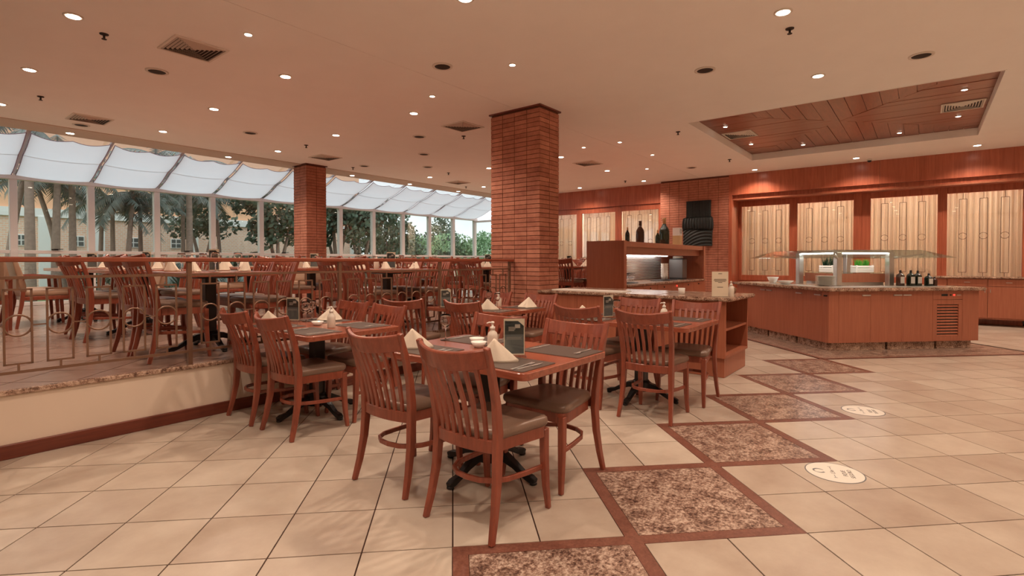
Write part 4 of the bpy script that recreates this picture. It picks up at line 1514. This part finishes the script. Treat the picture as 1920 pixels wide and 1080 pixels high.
# raised middle shelf of the buffet
MB().box(0.80, 1.62, 0.80, 0.82, 0.96, 1.10).build('riser_panel', 'panel_l', bf)
MB().box(0.80, 0.82, 0.82, 1.62, 0.96, 1.10).build('riser_panel', 'panel_l', bf)
MB().box(0.75, 1.66, 0.75, 1.66, 1.10, 1.115).build('glass_shelf', 'guard', bf)
MB().box(0.82, 1.60, 0.82, 1.60, 0.912, 0.96).build('riser_base', 'steel', bf)
for (px, py) in ((0.84, 0.84), (1.58, 0.84), (0.84, 1.58), (1.58, 1.58)):
    MB().box(px - 0.02, px + 0.02, py - 0.02, py + 0.02, 0.96, 1.10).build('shelf_leg', 'steel', bf)

# sneeze guard
gd = thing('sneeze_guard', 'steel framed glass sneeze guard over the buffet island', 'sneeze guard', (BC[0], BC[1], 0.912), -pi / 4)
r0, r1, p0, p1 = 0.08, 2.12, 0.66, 1.56
for (px, py) in ((p0, p0), (p1, p0), (p0, p1), (p1, p1)):
    MB().box(px - 0.045, px + 0.045, py - 0.045, py + 0.045, 0, 0.525).build('post', 'steel', gd, bevel=0.006)
    sx, sy = (-1 if px == p0 else 1), (-1 if py == p0 else 1)
    MB().sweep([(px, py, 0.42), (px + sx * 0.16, py + sy * 0.16, 0.47), (px + sx * 0.30, py + sy * 0.30, 0.50)], (sx * 1.0, -sy * 1.0, 0), 0.03, 0.02).build('bracket', 'steel', gd)
zi, zo = 0.555, 0.44


def gpane(q):
    nrm = (Vector(q[1]) - Vector(q[0])).cross(Vector(q[-1]) - Vector(q[0])).normalized() * 0.006
    k_ = len(q)
    MB().add([tuple(p) for p in q] + [tuple(Vector(p) + nrm) for p in q], [tuple(range(k_))[::-1], tuple(range(k_, 2 * k_))] + [(i, (i + 1) % k_, k_ + (i + 1) % k_, k_ + i) for i in range(k_)]).build('glass_pane', 'guard', gd)


i0, i1 = 0.36, 1.84
gpane([(r0, r0, zo), (r1, r0, zo), (i1, i0, zi), (i0, i0, zi)])
gpane([(r0, r1, zo), (r0, r0, zo), (i0, i0, zi), (i0, i1, zi)])
gpane([(r1, r0, zo), (r1, r1, zo), (i1, i1, zi), (i1, i0, zi)])
gpane([(r1, r1, zo), (r0, r1, zo), (i0, i1, zi), (i1, i1, zi)])
gpane([(i0, i0, zi), (i1, i0, zi), (i1, i1, zi), (i0, i1, zi)])
MB().box(p0 - 0.03, p1 + 0.03, p0 - 0.03, p0 + 0.03, 0.525, 0.55).build('top_beam', 'steel', gd)
MB().box(p0 - 0.03, p0 + 0.03, p0 + 0.03, p1 + 0.03, 0.525, 0.55).build('top_beam', 'steel', gd)
MB().box(p1 - 0.03, p1 + 0.03, p0 + 0.03, p1 + 0.03, 0.525, 0.55).build('top_beam', 'steel', gd)
MB().box(p0 + 0.06, p1 - 0.06, p0 - 0.02, p0 + 0.02, 0.505, 0.524).build('lamp_tube', 'strip_lamp', gd)
MB().box(p0 - 0.02, p0 + 0.02, p0 + 0.06, p1 - 0.06, 0.505, 0.524).build('lamp_tube', 'strip_lamp', gd)


def bw(a, c, z=0.912):
    q = Vector(BC) + IV * a + JV * c
    return (q.x, q.y, z)


# plates, bowls, crates, bottles on the buffet
PL = MB().lathe([(0.075, 0), (0.085, 0.004), (0.135, 0.016), (0.138, 0.019), (0.132, 0.019), (0.085, 0.008)], 28).mesh('plate')
for k in range(11):
    q = bw(0.42, 0.62, 0.916 + 0.0135 * k)
    tag(mobj('dinner_plate', PL, 'ceramic', None, q), 'white dinner plate in the tall stack on the buffet granite', 'plate', 'stacked dinner plates on the buffet')
sb = thing('serving_bowl', 'white lipped serving bowl on the buffet left of the plates', 'bowl', bw(0.22, 1.30, 0.916))
MB().lathe([(0.06, 0), (0.07, 0.006), (0.13, 0.055), (0.126, 0.055), (0.066, 0.012)], 24).build('bowl', 'ceramic', sb)
tag(MB().lathe([(0.045, 0), (0.05, 0.006), (0.095, 0.11), (0.090, 0.11), (0.045, 0.012)], 24).build('deep_bowl', 'ceramic', None, loc=bw(0.20, 1.62, 0.916)), 'deep white bowl next to the lipped serving bowl on the buffet', 'bowl')


def crate(label, loc, mat, rz, group=None, spike=False):
    t = thing('herb_crate', label, 'planter', loc, rz, group)
    for s in (-1, 1):
        for k in range(3):
            MB().box(-0.15, 0.15, s * 0.065 - 0.005, s * 0.065 + 0.005, 0.008 + k * 0.038, 0.038 + k * 0.038).build('slat', 'white_plastic', t)
            MB().box(s * 0.15 - 0.005, s * 0.15 + 0.005, -0.06, 0.06, 0.008 + k * 0.038, 0.038 + k * 0.038).build('slat', 'white_plastic', t)
    MB().box(-0.145, 0.145, -0.06, 0.06, 0, 0.06).build('crate_base', 'tray_white', t)
    for s in (-1, 1):
        for e in (-1, 1):
            MB().box(s * 0.14 - 0.008, s * 0.14 + 0.008, e * 0.055 - 0.008, e * 0.055 + 0.008, 0, 0.12).build('corner_post', 'white_plastic', t)
    rs = random.Random(5)
    for c in (-0.07, 0.07):
        g = MB()
        for _ in range(70):
            a, rr = rs.uniform(0, 6.28), rs.uniform(0, 0.045)
            x, y = c + rr * cos(a), rr * sin(a)
            h = rs.uniform(0.11, 0.17) + (rs.choice((0, 0, 0.07)) if spike else 0)
            lx, ly = rs.uniform(-0.045, 0.045), rs.uniform(-0.045, 0.045)
            w_ = 0.005
            ca, sa = cos(a) * w_, sin(a) * w_
            g.add([(x - ca, y - sa, 0.07), (x + ca, y + sa, 0.07), (x + lx * .5 + ca, y + ly * .5 + sa, 0.07 + h * .6), (x + lx * .5 - ca, y + ly * .5 - sa, 0.07 + h * .6), (x + lx, y + ly, 0.07 + h)], [(0, 1, 2, 3), (3, 2, 4)])
        gg = g.build('tuft', mat, t)
        gg['kind'] = 'stuff'
    return t


crate('white slatted crate of dark herbs on the buffet glass shelf', bw(0.86, 1.10, 1.115), 'grass_d', pi / 4 - pi / 2 + pi / 2, None, True)
crate('white slatted crate of bright green grass on the buffet glass shelf', bw(1.25, 0.86, 1.115), 'grass', -pi / 4)
bcol = [('bottle_b', 0.0), ('bottle_g', 0.0), ('bottle_g', 0.0), ('bottle_g', -0.03), ('bottle_b', -0.04)]
blabel = ['brown sauce bottle tucked behind the sneeze guard post', 'dark sauce bottle with a pale label, second from the guard post', 'dark sauce bottle with a pale label, third from the guard post', 'shorter dark sauce bottle with a pale label, fourth from the guard post', 'short glass cruet at the end of the sauce bottles']
for k, (a, c, h) in enumerate([(1.60, 0.50, 0.245), (1.74, 0.46, 0.245), (1.87, 0.47, 0.24), (2.01, 0.42, 0.195), (2.13, 0.44, 0.14)]):
    t = thing('sauce_bottle', blabel[k], 'bottle', bw(a, c, 0.916), -pi / 4, 'sauce bottles on the buffet')
    w_ = 0.042 if k < 4 else 0.03
    MB().layers([[(p[0], p[1], z) for p in rrect(-w_ * f, w_ * f, -w_ * f, w_ * f, 0.01 * f, 3)] for f, z in ((0.95, 0), (1, 0.006), (1, h * 0.62), (0.8, h * 0.72), (0.34, h * 0.80), (0.30, h * 0.86))]).build('body', bcol[k][0], t)
    MB().lathe([(0.015, h * 0.85), (0.016, h * 0.96), (0.010, h)], 12).build('cap', 'black', t)
    if k < 4:
        MB().box(-w_ * 0.8, w_ * 0.8, -w_ - 0.0015, -w_, h * 0.16, h * 0.58).build('paper_label', 'label', t)

# ------------------------------------------------------------------ wheeled cabinet against the windows
cb = thing('wheeled_cabinet', 'red wood cabinet on casters with granite top below the curtained window', 'cabinet', (14.02, -1.62, 0))
MB().box(0.02, 0.44, 0, 1.42, 0.14, 0.955).build('body', 'panel_l', cb)
for k in range(2):
    y0_ = 0.01 + k * 0.62
    d = MB().box(0, 0.02, y0_, y0_ + 0.61, 0.80, 0.945).build('drawer', 'panel_l', cb, bevel=0.002)
    MB().box(-0.018, 0, y0_ + 0.26, y0_ + 0.35, 0.87, 0.88).build('handle', 'steel', d)
    d = MB().box(0, 0.02, y0_, y0_ + 0.61, 0.17, 0.79).build('door', 'panel_l', cb, bevel=0.002)
    yy = y0_ + (0.57 if k == 0 else 0.03)
    MB().box(-0.018, 0, yy, yy + 0.01, 0.67, 0.74).build('handle', 'steel', d)
MB().box(0, 0.02, 1.26, 1.41, 0.17, 0.945).build('side_panel', 'panel_l', cb)
MB().box(-0.04, 0.45, -0.02, 1.44, 0.955, 0.99).build('granite_top', 'granite_top', cb, bevel=0.006)
for (px, py) in ((0.06, 0.06), (0.40, 0.06), (0.06, 1.34), (0.40, 1.34)):
    MB().box(px - 0.012, px + 0.012, py - 0.022, py + 0.022, 0.06, 0.14).lathe([(0.03, -0.012), (0.03, 0.012)], 14, mat=Matrix.Translation((px, py, 0.03)) @ Matrix.Rotation(pi / 2, 4, 'X')).build('caster', 'black', cb)

# ------------------------------------------------------------------ tableware
TZ0 = 0.7502
MATM = MB().prism(rrect(-0.15, 0.15, -0.215, 0.215, 0.012, 2), 0, 0.003).mesh('placemat')


def napkin_mesh(seed):
    rs = random.Random(seed)
    m_ = MB()
    n = 48
    rings = []
    for t in (0.0, 0.10, 0.30, 0.50, 0.70, 0.86, 0.97):
        ring = []
        for i in range(n):
            a = 2 * pi * i / n
            sn = sin(a)
            wx_ = 0.060 if sn > 0 else 0.034
            y = 0.118 * cos(a) * (1 - t) + 0.018 * t
            pl = 1 + 0.10 * sin(6 * a + seed)
            x = wx_ * (abs(sn) ** 1.6) * (1 if sn > 0 else -1) * (1 - t) ** 0.75 * pl
            z = 0.128 * t + (0.012 * (cos(a) ** 8) * (1 - t) if t > 0 else 0)
            ring.append((x, y, z))
        rings.append(ring)
    m_.layers(rings)
    # rolled hem and front fold
    m_.tube([(0.058 * cos(pi * (k_ / 12 - 0.5)) ** 1.5 + 0.003, 0.112 * sin(pi * (k_ / 12 - 0.5)), 0.009) for k_ in range(1, 12)], 0.008, 6)
    fl = [(0.050, -0.050, 0.006), (0.078, 0.005, 0.004), (0.052, 0.062, 0.006), (0.012, 0.016, 0.118)]
    bk = [(p[0] - 0.008, p[1], p[2]) for p in fl]
    m_.add(fl + bk, [(0, 1, 3), (1, 2, 3), (4, 7, 5), (5, 7, 6), (0, 3, 7, 4), (2, 6, 7, 3), (0, 4, 5, 1), (1, 5, 6, 2)], False)
    return m_.mesh('napkin')


NAP = [napkin_mesh(i) for i in range(3)]
km = MB()
km.sweep([(0, -0.105, 0.003), (0, -0.02, 0.003), (0, 0.01, 0.003)], (1, 0, 0), [0.013, 0.010, 0.010], 0.005)
km.sweep([(0, 0.01, 0.003), (0.002, 0.06, 0.003), (0.004, 0.11, 0.003)], (1, 0, 0), [0.016, 0.018, 0.006], 0.002)
KNIFE = km.mesh('knife')
fm2 = MB()
fm2.sweep([(0, -0.10, 0.003), (0, -0.02, 0.003), (0, 0.045, 0.006)], (1, 0, 0), [0.013, 0.006, 0.007], 0.004)
fm2.sweep([(0, 0.045, 0.006), (0, 0.065, 0.004)], (1, 0, 0), [0.010, 0.022], 0.002)
for q in (-0.009, -0.003, 0.003, 0.009):
    fm2.sweep([(q, 0.065, 0.004), (q, 0.105, 0.006)], (1, 0, 0), 0.0036, 0.002)
FORK = fm2.mesh('fork')


def menu_proto():
    t = thing('menu_stand', 'x', 'menu')
    MB().box(-0.066, 0.066, -0.003, 0.003, 0.004, 0.222).build('holder', 'acrylic', t)
    MB().box(-0.07, 0.07, -0.03, 0.03, 0, 0.005).build('foot', 'acrylic', t)
    MB().box(-0.060, 0.060, -0.0015, 0.0015, 0.010, 0.218).build('card', 'paper', t)
    c = MB()
    for s in (-1, 1):
        c.add([(-0.055 * s, s * 0.0021, 0.128), (0.055 * s, s * 0.0021, 0.128), (0.055 * s, s * 0.0021, 0.206), (-0.022 * s, s * 0.0021, 0.206), (-0.055 * s, s * 0.0021, 0.178)], [(0, 1, 2, 3, 4)])
    d = c.build('dark_print', 'card_dark', t)
    c = MB()
    c.box(-0.055, 0.055, -0.0022, -0.0018, 0.018, 0.128).box(-0.055, 0.055, 0.0018, 0.0022, 0.018, 0.128)
    e = c.build('grey_print', 'card_mid', t)
    c = MB()
    c.box(0.004, 0.034, -0.0027, -0.0023, 0.165, 0.187)
    for k_, w_ in enumerate((0.024, 0.028, 0.026)):
        c.box(-0.033, -0.033 + w_ * 1.4, -0.0027, -0.0023, 0.149 + 0.009 * k_, 0.1535 + 0.009 * k_)
    for k_ in range(3):
        c.box(-0.045, 0.045 - 0.006 * (k_ % 2), -0.0027, -0.0023, 0.112 - 0.006 * k_, 0.1135 - 0.006 * k_)
    c.build('white_print', 'card_line', t)
    c = MB().tube([(-0.049 + 0.0045 * cos(a), -0.0022, 0.203 + 0.0045 * sin(a)) for a in [pi / 2 - pi * k_ / 8 for k_ in range(9)]] + [(-0.049, -0.0022, 0.2075)], 0.0008, 4)
    c.build('emblem', 'ink', t)
    return t


menu = menu_proto()
FACE = radians(38.5 - 90)
for x, y, a, z, lb in [(2.34, 1.845, 4, TZ0, 'standing free by the floor diamonds'), (2.46, 4.52, -6, TZ0, 'against the platform riser'), (4.52, 2.40, 30, TZ0, 'before the granite counter'), (4.30, 4.42, 22, TZ0, 'beside the brick column')]:
    place(menu, (x, y, z), FACE + radians(a), 'dark printed menu card in acrylic stand on the table ' + lb)
for x, y, lb in [(2.44, 2.095, 'standing free by the floor diamonds'), (2.42, 3.835, 'against the platform riser'), (4.573, 1.86, 'before the granite counter'), (4.80, 4.02, 'beside the brick column')]:
    place(sn0, (x, y, TZ0), 2.4, 'clear pump sanitizer bottle on the table ' + lb)


def put(me, name, mat, x, y, z, rz, label, cat, group):
    o_ = mobj(name, me, mat, None, (x, y, z), rz)
    return tag(o_, label, cat, group)


for k, (x, y, lb) in enumerate([(2.527, 2.60, 'alone on the free-standing table by the floor diamonds'), (2.52, 4.40, 'nearest the menu on the table under the railing'), (2.62, 4.47, 'farther from the menu on the table under the railing'), (4.50, 2.30, 'on the table before the granite counter'), (4.58, 3.86, 'between the napkins on the brick column table'), (4.76, 4.14, 'behind the sanitizer on the brick column table')]):
    put(GOB, 'wine_glass', 'goblet', x, y, TZ0 if y < 2.5 and x > 3 else TZ0, 0, 'empty wine glass ' + lb, 'glass', 'wine glasses on the lower tables')
BOWL = MB().lathe([(0.025, 0), (0.03, 0.003), (0.052, 0.036), (0.049, 0.036), (0.028, 0.007)], 22).mesh('bowl')
for x, y, lb in [(2.57, 2.345, 'small white sauce dish near the wine glass on the free-standing table'), (2.455, 2.225, 'small white sauce dish beside the sanitizer on the free-standing table'), (2.43, 4.06, 'small white sauce dish on the table against the platform riser')]:
    tag(mobj('sauce_dish', BOWL, 'ceramic', None, (x, y, TZ0)), lb, 'dish', 'sauce dishes')
SETS = {'A': [(2.175, 1.76, 0, 1), (2.18, 2.44, 0, 1), (2.665, 1.74, 180, 0), (2.66, 2.43, 180, 0)],
        'B': [(2.19, 3.76, 0, 0), (2.19, 4.30, 0, 1), (2.67, 3.78, 180, 0), (2.68, 4.36, 180, 1)],
        'C': [(4.38, 1.80, 0, 0), (4.345, 2.50, 0, 1), (4.86, 1.78, 180, 0), (4.86, 2.41, 180, 0)],
        'D': [(4.40, 3.76, 0, 1), (4.40, 4.24, 0, 0), (4.88, 3.72, 180, 1), (4.88, 4.36, 180, 0)]}
LBT = {'A': 'the free-standing table by the diamonds', 'B': 'the table against the platform riser', 'C': 'the table before the counter', 'D': 'the table beside the brick column'}
for kk in 'ABCD':
    for n_, (x, y, rz, nap) in enumerate(SETS[kk]):
        r = radians(rz)
        sd = 'far side from the counter,' if rz == 0 else 'side towards the counter,'
        en = 'diamond end' if n_ % 2 == 0 else 'platform end'
        wh = '%s %s of %s' % (sd, en, LBT[kk])
        put(MATM, 'placemat', 'mat', x, y, TZ0, r, 'placemat, ' + wh, 'placemat', 'placemats on the lower tables')
        f = 1 if rz == 0 else -1
        put(KNIFE, 'knife', 'chrome', x - 0.02 * f, y - 0.165 * f, TZ0 + 0.003, pi / 2 * 0 + r - pi / 2, 'steel knife, ' + wh, 'knife', 'knives on the lower tables')
        put(FORK, 'fork', 'chrome', x - 0.045 * f, y - 0.135 * f * (1 if nap else -1), TZ0 + 0.003, r - pi / 2 + 0.06, 'steel fork, ' + wh, 'fork', 'forks on the lower tables')
        if nap:
            put(NAP[n_ % 3], 'napkin', 'napkin', x - 0.02 * f, y + 0.055 * f, TZ0 + 0.0031, r + 0.6 + (0.2 if n_ % 2 else -0.1), 'folded napkin, ' + wh, 'napkin', 'folded napkins on the lower tables')
# upper level settings
for x, y, r, tn in UTI:
    for s in (-1, 1):
        for e in (-1, 1):
            lbl = ('railing end, ' if e < 0 else 'window end, ') + tn
            put(NAP[(int(x * 3) + e) % 3], 'napkin', 'napkin', x + s * 0.24, y + e * 0.26, PZ + TZ0, (0 if s < 0 else pi) + 0.2 * e, 'folded cream napkin ' + lbl, 'napkin', 'napkins ' + NMR[r])
            if r != 'win':
                put(GOBS if not (x < 2.3 and r == 'row') else GOB, 'wine_glass', 'goblet', x + s * 0.10, y + e * 0.40, PZ + TZ0, 0, 'empty wine glass ' + lbl, 'glass', 'wine glasses ' + NMR[r])
    place(menu, (x + 0.04, y - 0.02, PZ + TZ0), FACE + rj.uniform(-.5, .5), 'dark menu card stand on ' + tn, 'menu stands ' + NMR[r])
    if r == 'row':
        place(sn0, (x - 0.12, y + 0.08, PZ + TZ0), rj.uniform(0, 6), 'pump sanitizer bottle on ' + tn, 'sanitizer bottles ' + NMR[r])

# ------------------------------------------------------------------ floor stickers
for n_, (x, y, lb) in enumerate([(3.715, 0.418, 'round white distancing sticker on the floor nearer the free-standing table'), (5.41, 0.405, 'round white distancing sticker on the floor nearer the buffet island')]):
    dn = Vector((0.097, -0.288)).normalized()
    rz = math.atan2(dn.y, dn.x) + pi / 2
    st = thing('floor_sticker', lb, 'sticker', (x, y, 0), rz, 'round floor stickers')
    MB().lathe([(0.162, 0.0), (0.162, 0.0012)], 48).build('disc_edge', 'sticker_g', st)
    MB().lathe([(0.155, 0.0), (0.155, 0.0016)], 48).build('disc', 'sticker', st)
    lg = MB().sweep([(0.030 * cos(a), 0.085 + 0.030 * sin(a), 0.0019) for a in [radians(-60 + 300 * k / 24) for k in range(25)]], (0, 0, 1), 0.0006, [0.003 + 0.009 * abs(sin(k / 24 * pi * 1.5)) for k in range(25)])
    lg.build('logo', 'sticker_g', st)
    mobj('distance_text', text_mesh('1,5m', 0.034, 'distance_text'), 'ink', st, (0, 0.012, 0.0018))
    MB().box(-0.088, -0.044, 0.010, 0.0135, 0.0016, 0.0021).box(-0.0895, -0.0865, 0.002, 0.022, 0.0016, 0.0021).box(0.044, 0.088, 0.010, 0.0135, 0.0016, 0.0021).box(0.0865, 0.0895, 0.002, 0.022, 0.0016, 0.0021).build('measure_bars', 'sticker_g', st)
    mobj('slogan_text', text_mesh('FIQUE', 0.034, 'slogan_text'), 'ink', st, (0, -0.052, 0.0018))
    mobj('slogan_text', text_mesh('SEGURO', 0.034, 'slogan_text'), 'ink', st, (0, -0.088, 0.0018))

# ------------------------------------------------------------------ outdoors
struct(MB().box(-40, 80, 13.55, 95, -0.3, 0.05).build('ground', 'lawn'), 'grass ground outside the glazed wall')


def at(px, Y_):
    t_ = (px - 960) / FPX
    dx, dy = CF.x + t_ * CF.y, CF.y - t_ * CF.x
    return dx * Y_ / dy


bd = thing('brick_building', 'long two tone brick building behind the palms', 'building', (0, 25, 0))
MB().box(-12, 17.6, 0, 0.6, 0, 2.9).build('lower_wall', 'far_brick', bd)
MB().box(-12, 17.7, -0.12, 0.6, 2.9, 3.2).build('white_band', 'b_white', bd)
MB().box(-12, 17.6, 0.05, 0.6, 3.2, 6.6).build('upper_wall', 'b_orange', bd)
MB().box(-12, 17.9, -0.5, 0.8, 6.6, 6.9).build('roof_edge', 'b_white', bd)
for px in (40, 146, 250, 330):
    x = at(px, 25)
    w_ = MB().box(x - 0.2, x + 0.2, -0.05, 0.02, 1.85, 2.25).build('window', 'b_white', bd)
    for q in (-0.095, 0.095):
        for zz in (1.955, 2.145):
            MB().box(x + q - 0.075, x + q + 0.075, -0.06, -0.04, zz - 0.075, zz + 0.075).build('pane', 'card_mid', w_)
for px in (85, 188, 365, 664):
    x = at(px, 24.8)
    MB().box(x - 0.16, x + 0.16, -0.2, -0.02, 0, 2.9).build('pilaster', 'b_white', bd)


def palm(px, Y_, h, r, lean, seed, label):
    x = at(px, Y_)
    rs = random.Random(seed)
    t = thing('palm_tree', label, 'tree', (x, Y_, 0.05), 0, 'palms outside the glazed wall')
    pts = [(lean * (k / 6) ** 1.6, 0, h * k / 6) for k in range(7)]
    MB().tube(pts, [r * (0.56 - 0.2 * k / 6) for k in range(7)], 10).build('trunk', 'trunk', t)
    fr = MB()
    for f in range(13):
        az = 2 * pi * f / 13 + rs.uniform(-.2, .2)
        up_ = rs.uniform(-0.1, 1.0)
        Lf = rs.uniform(1.2, 1.7)
        prev = Vector((lean, 0, h))
        d = Vector((cos(az) * cos(up_), sin(az) * cos(up_), sin(up_)))
        ptsf = [prev.copy()]
        for k in range(9):
            d = (d + Vector((0, 0, -0.17))).normalized()
            prev = prev + d * Lf / 9
            ptsf.append(prev.copy())
        fr.tube(ptsf, [0.022 - 0.002 * k for k in range(10)], 4)
        for k in range(1, 10):
            tng = (ptsf[k] - ptsf[k - 1]).normalized()
            sd = tng.cross(Vector((0, 0, 1))).normalized()
            for q in range(3):
                b_ = ptsf[k - 1].lerp(ptsf[k], q / 3)
                for s in (-1, 1):
                    ln = 0.40 * (1 - 0.5 * abs(k - 5) / 5) * rs.uniform(.8, 1.1)
                    e_ = b_ + sd * s * ln * 0.72 + Vector((0, 0, -ln * rs.uniform(.35, .75))) + tng * ln * 0.35
                    w2_ = tng * 0.030
                    fr.add([tuple(b_ - w2_), tuple(b_ + w2_), tuple(e_)], [(0, 1, 2)])
    o_ = fr.build('fronds', 'palm', t)
    o_['kind'] = 'stuff'


PLB = ['palm with a thick dark trunk before the brick building', 'palm with a ringed brown trunk before the brick building', 'slender leaning palm before the brick building', 'shaggy low palm before the brick building']
for k, (px, Y_, h, r, ln) in enumerate([(8, 18.5, 4.0, .17, .5), (57, 17.6, 4.6, .22, 0), (103, 18.0, 3.9, .19, .1), (122, 19.5, 3.4, .15, -.6), (137, 18.6, 4.1, .18, 0), (187, 21, 3.2, .14, 0.1), (212, 19.2, 3.0, .14, 0), (237, 18.6, 3.3, .15, .2), (264, 19.6, 2.9, .14, 0), (295, 17.5, 4.3, .2, 0), (344, 20.0, 3.7, .14, 0), (356, 18.2, 4.2, .2, 0), (415, 20.0, 3.6, .13, -0.2), (430, 17.6, 1.0, .12, 0), (310, 17.8, 1.1, .08, .2)]):
    palm(px, Y_, h, r, ln, k, PLB[0 if r >= .19 else 1 if r >= .16 else 2 if abs(ln) > .15 else 3])


def tree(px, Y_, h, crown, label, mat, seed, stems=1, n=1500, leaf=0.11, group='trees outside the glazed wall', cz=None):
    x = at(px, Y_)
    rs = random.Random(seed)
    t = thing('tree', label, 'tree', (x, Y_, 0.05), 0, group)
    cz = cz or h
    for s in range(stems):
        a = 2 * pi * s / max(1, stems)
        o_ = 0.25 * crown[0] if stems > 1 else 0
        MB().tube([(0.08 * cos(a) * stems / 2, 0.08 * sin(a), 0), (o_ * 0.5 * cos(a), o_ * .5 * sin(a), cz * .5), (o_ * cos(a) * 1.4, o_ * sin(a) * 1.4, cz)], [0.09, 0.065, 0.03], 7).build('trunk' if stems == 1 else 'stem', 'trunk', t)
    m_ = MB()
    blobs = [(rs.uniform(-.65, .65) * crown[0], rs.uniform(-.65, .65) * crown[0], cz + rs.uniform(-.7, .7) * crown[1], rs.uniform(.35, .6)) for _ in range(11)]
    for _ in range(n):
        bx, by, bz, br_ = rs.choice(blobs)
        v = Vector((rs.gauss(0, 1), rs.gauss(0, 1), rs.gauss(0, 1))).normalized() * (rs.random() ** 0.35)
        p = Vector((bx + v.x * crown[0] * br_, by + v.y * crown[0] * br_, bz + v.z * crown[1] * br_))
        nrm = Vector((rs.gauss(0, 1), rs.gauss(0, 1), rs.gauss(0, 1) + .6)).normalized()
        u = nrm.orthogonal().normalized() * leaf * rs.uniform(.7, 1.3)
        w_ = nrm.cross(u).normalized() * leaf * 0.55
        m_.add([tuple(p - u), tuple(p + w_), tuple(p + u), tuple(p - w_)], [(0, 1, 2, 3)])
    o_ = m_.build('foliage', mat, t)
    o_['kind'] = 'stuff'


tree(522, 18.2, 3.4, (1.5, 1.15), 'round dense dark green tree beside the slim brick column', 'leaf', 1, 3, 2600, cz=2.9)
tree(590, 19.0, 3.2, (1.3, 1.1), 'dark tree half hidden by the slim brick column', 'leaf', 2, 3, 1600, cz=2.9)
tree(632, 19.5, 3.6, (1.6, 1.0), 'dark multi stemmed tree with bare lower stems', 'leaf', 3, 5, 2200, cz=3.1)
tree(678, 19.0, 3.6, (1.7, 1.0), 'dark spreading tree at the corner of the brick building', 'leaf', 4, 5, 2400, cz=3.1)
tree(722, 20.5, 3.1, (1.7, 1.3), 'grey green bushy tree against the open sky', 'leaf', 5, 3, 2400, cz=2.2)
tree(752, 23, 2.0, (2.2, 1.2), 'low grey shrub under the open sky', 'leaf', 6, 3, 2200, cz=1.5)
tree(790, 24, 2.3, (1.6, 1.4), 'bright spiky shrub in front of the distant hedge', 'leaf_l', 7, 3, 2000, cz=1.7)
tree(833, 26, 4.3, (1.3, 2.0), 'tall narrow tree rising above the hedge', 'leaf', 8, 1, 2200, cz=3.2)
tree(810, 27, 2.6, (2.4, 1.4), 'dark hedge bush beside the tall narrow tree', 'leaf', 9, 2, 2400, cz=1.8)
tree(868, 27, 2.4, (2.3, 1.3), 'pale green hedge bush behind the leaning pole', 'leaf_l', 10, 2, 2400, cz=1.9)
tree(908, 25, 2.8, (2.2, 1.5), 'pale green tree beside the corner window', 'leaf_l', 12, 2, 2600, cz=2.2)
tree(455, 18.0, 1.4, (1.1, .6), 'low spiky cycad shrub before the orange wall', 'leaf', 13, 2, 1500, .16, cz=.8)
tree(380, 22.0, 3.6, (1.5, 1.2), 'leafy grey tree between the palms and building', 'leaf', 14, 2, 1500, cz=3.2)
for px, Y_ in ((260, 22.5), (500, 22), (600, 23)):
    tree(px, Y_, 1.0, (2.4, .5), 'low grey green hedge along the building foot', 'leaf', px, 2, 1400, cz=.6, group='low hedges outside')
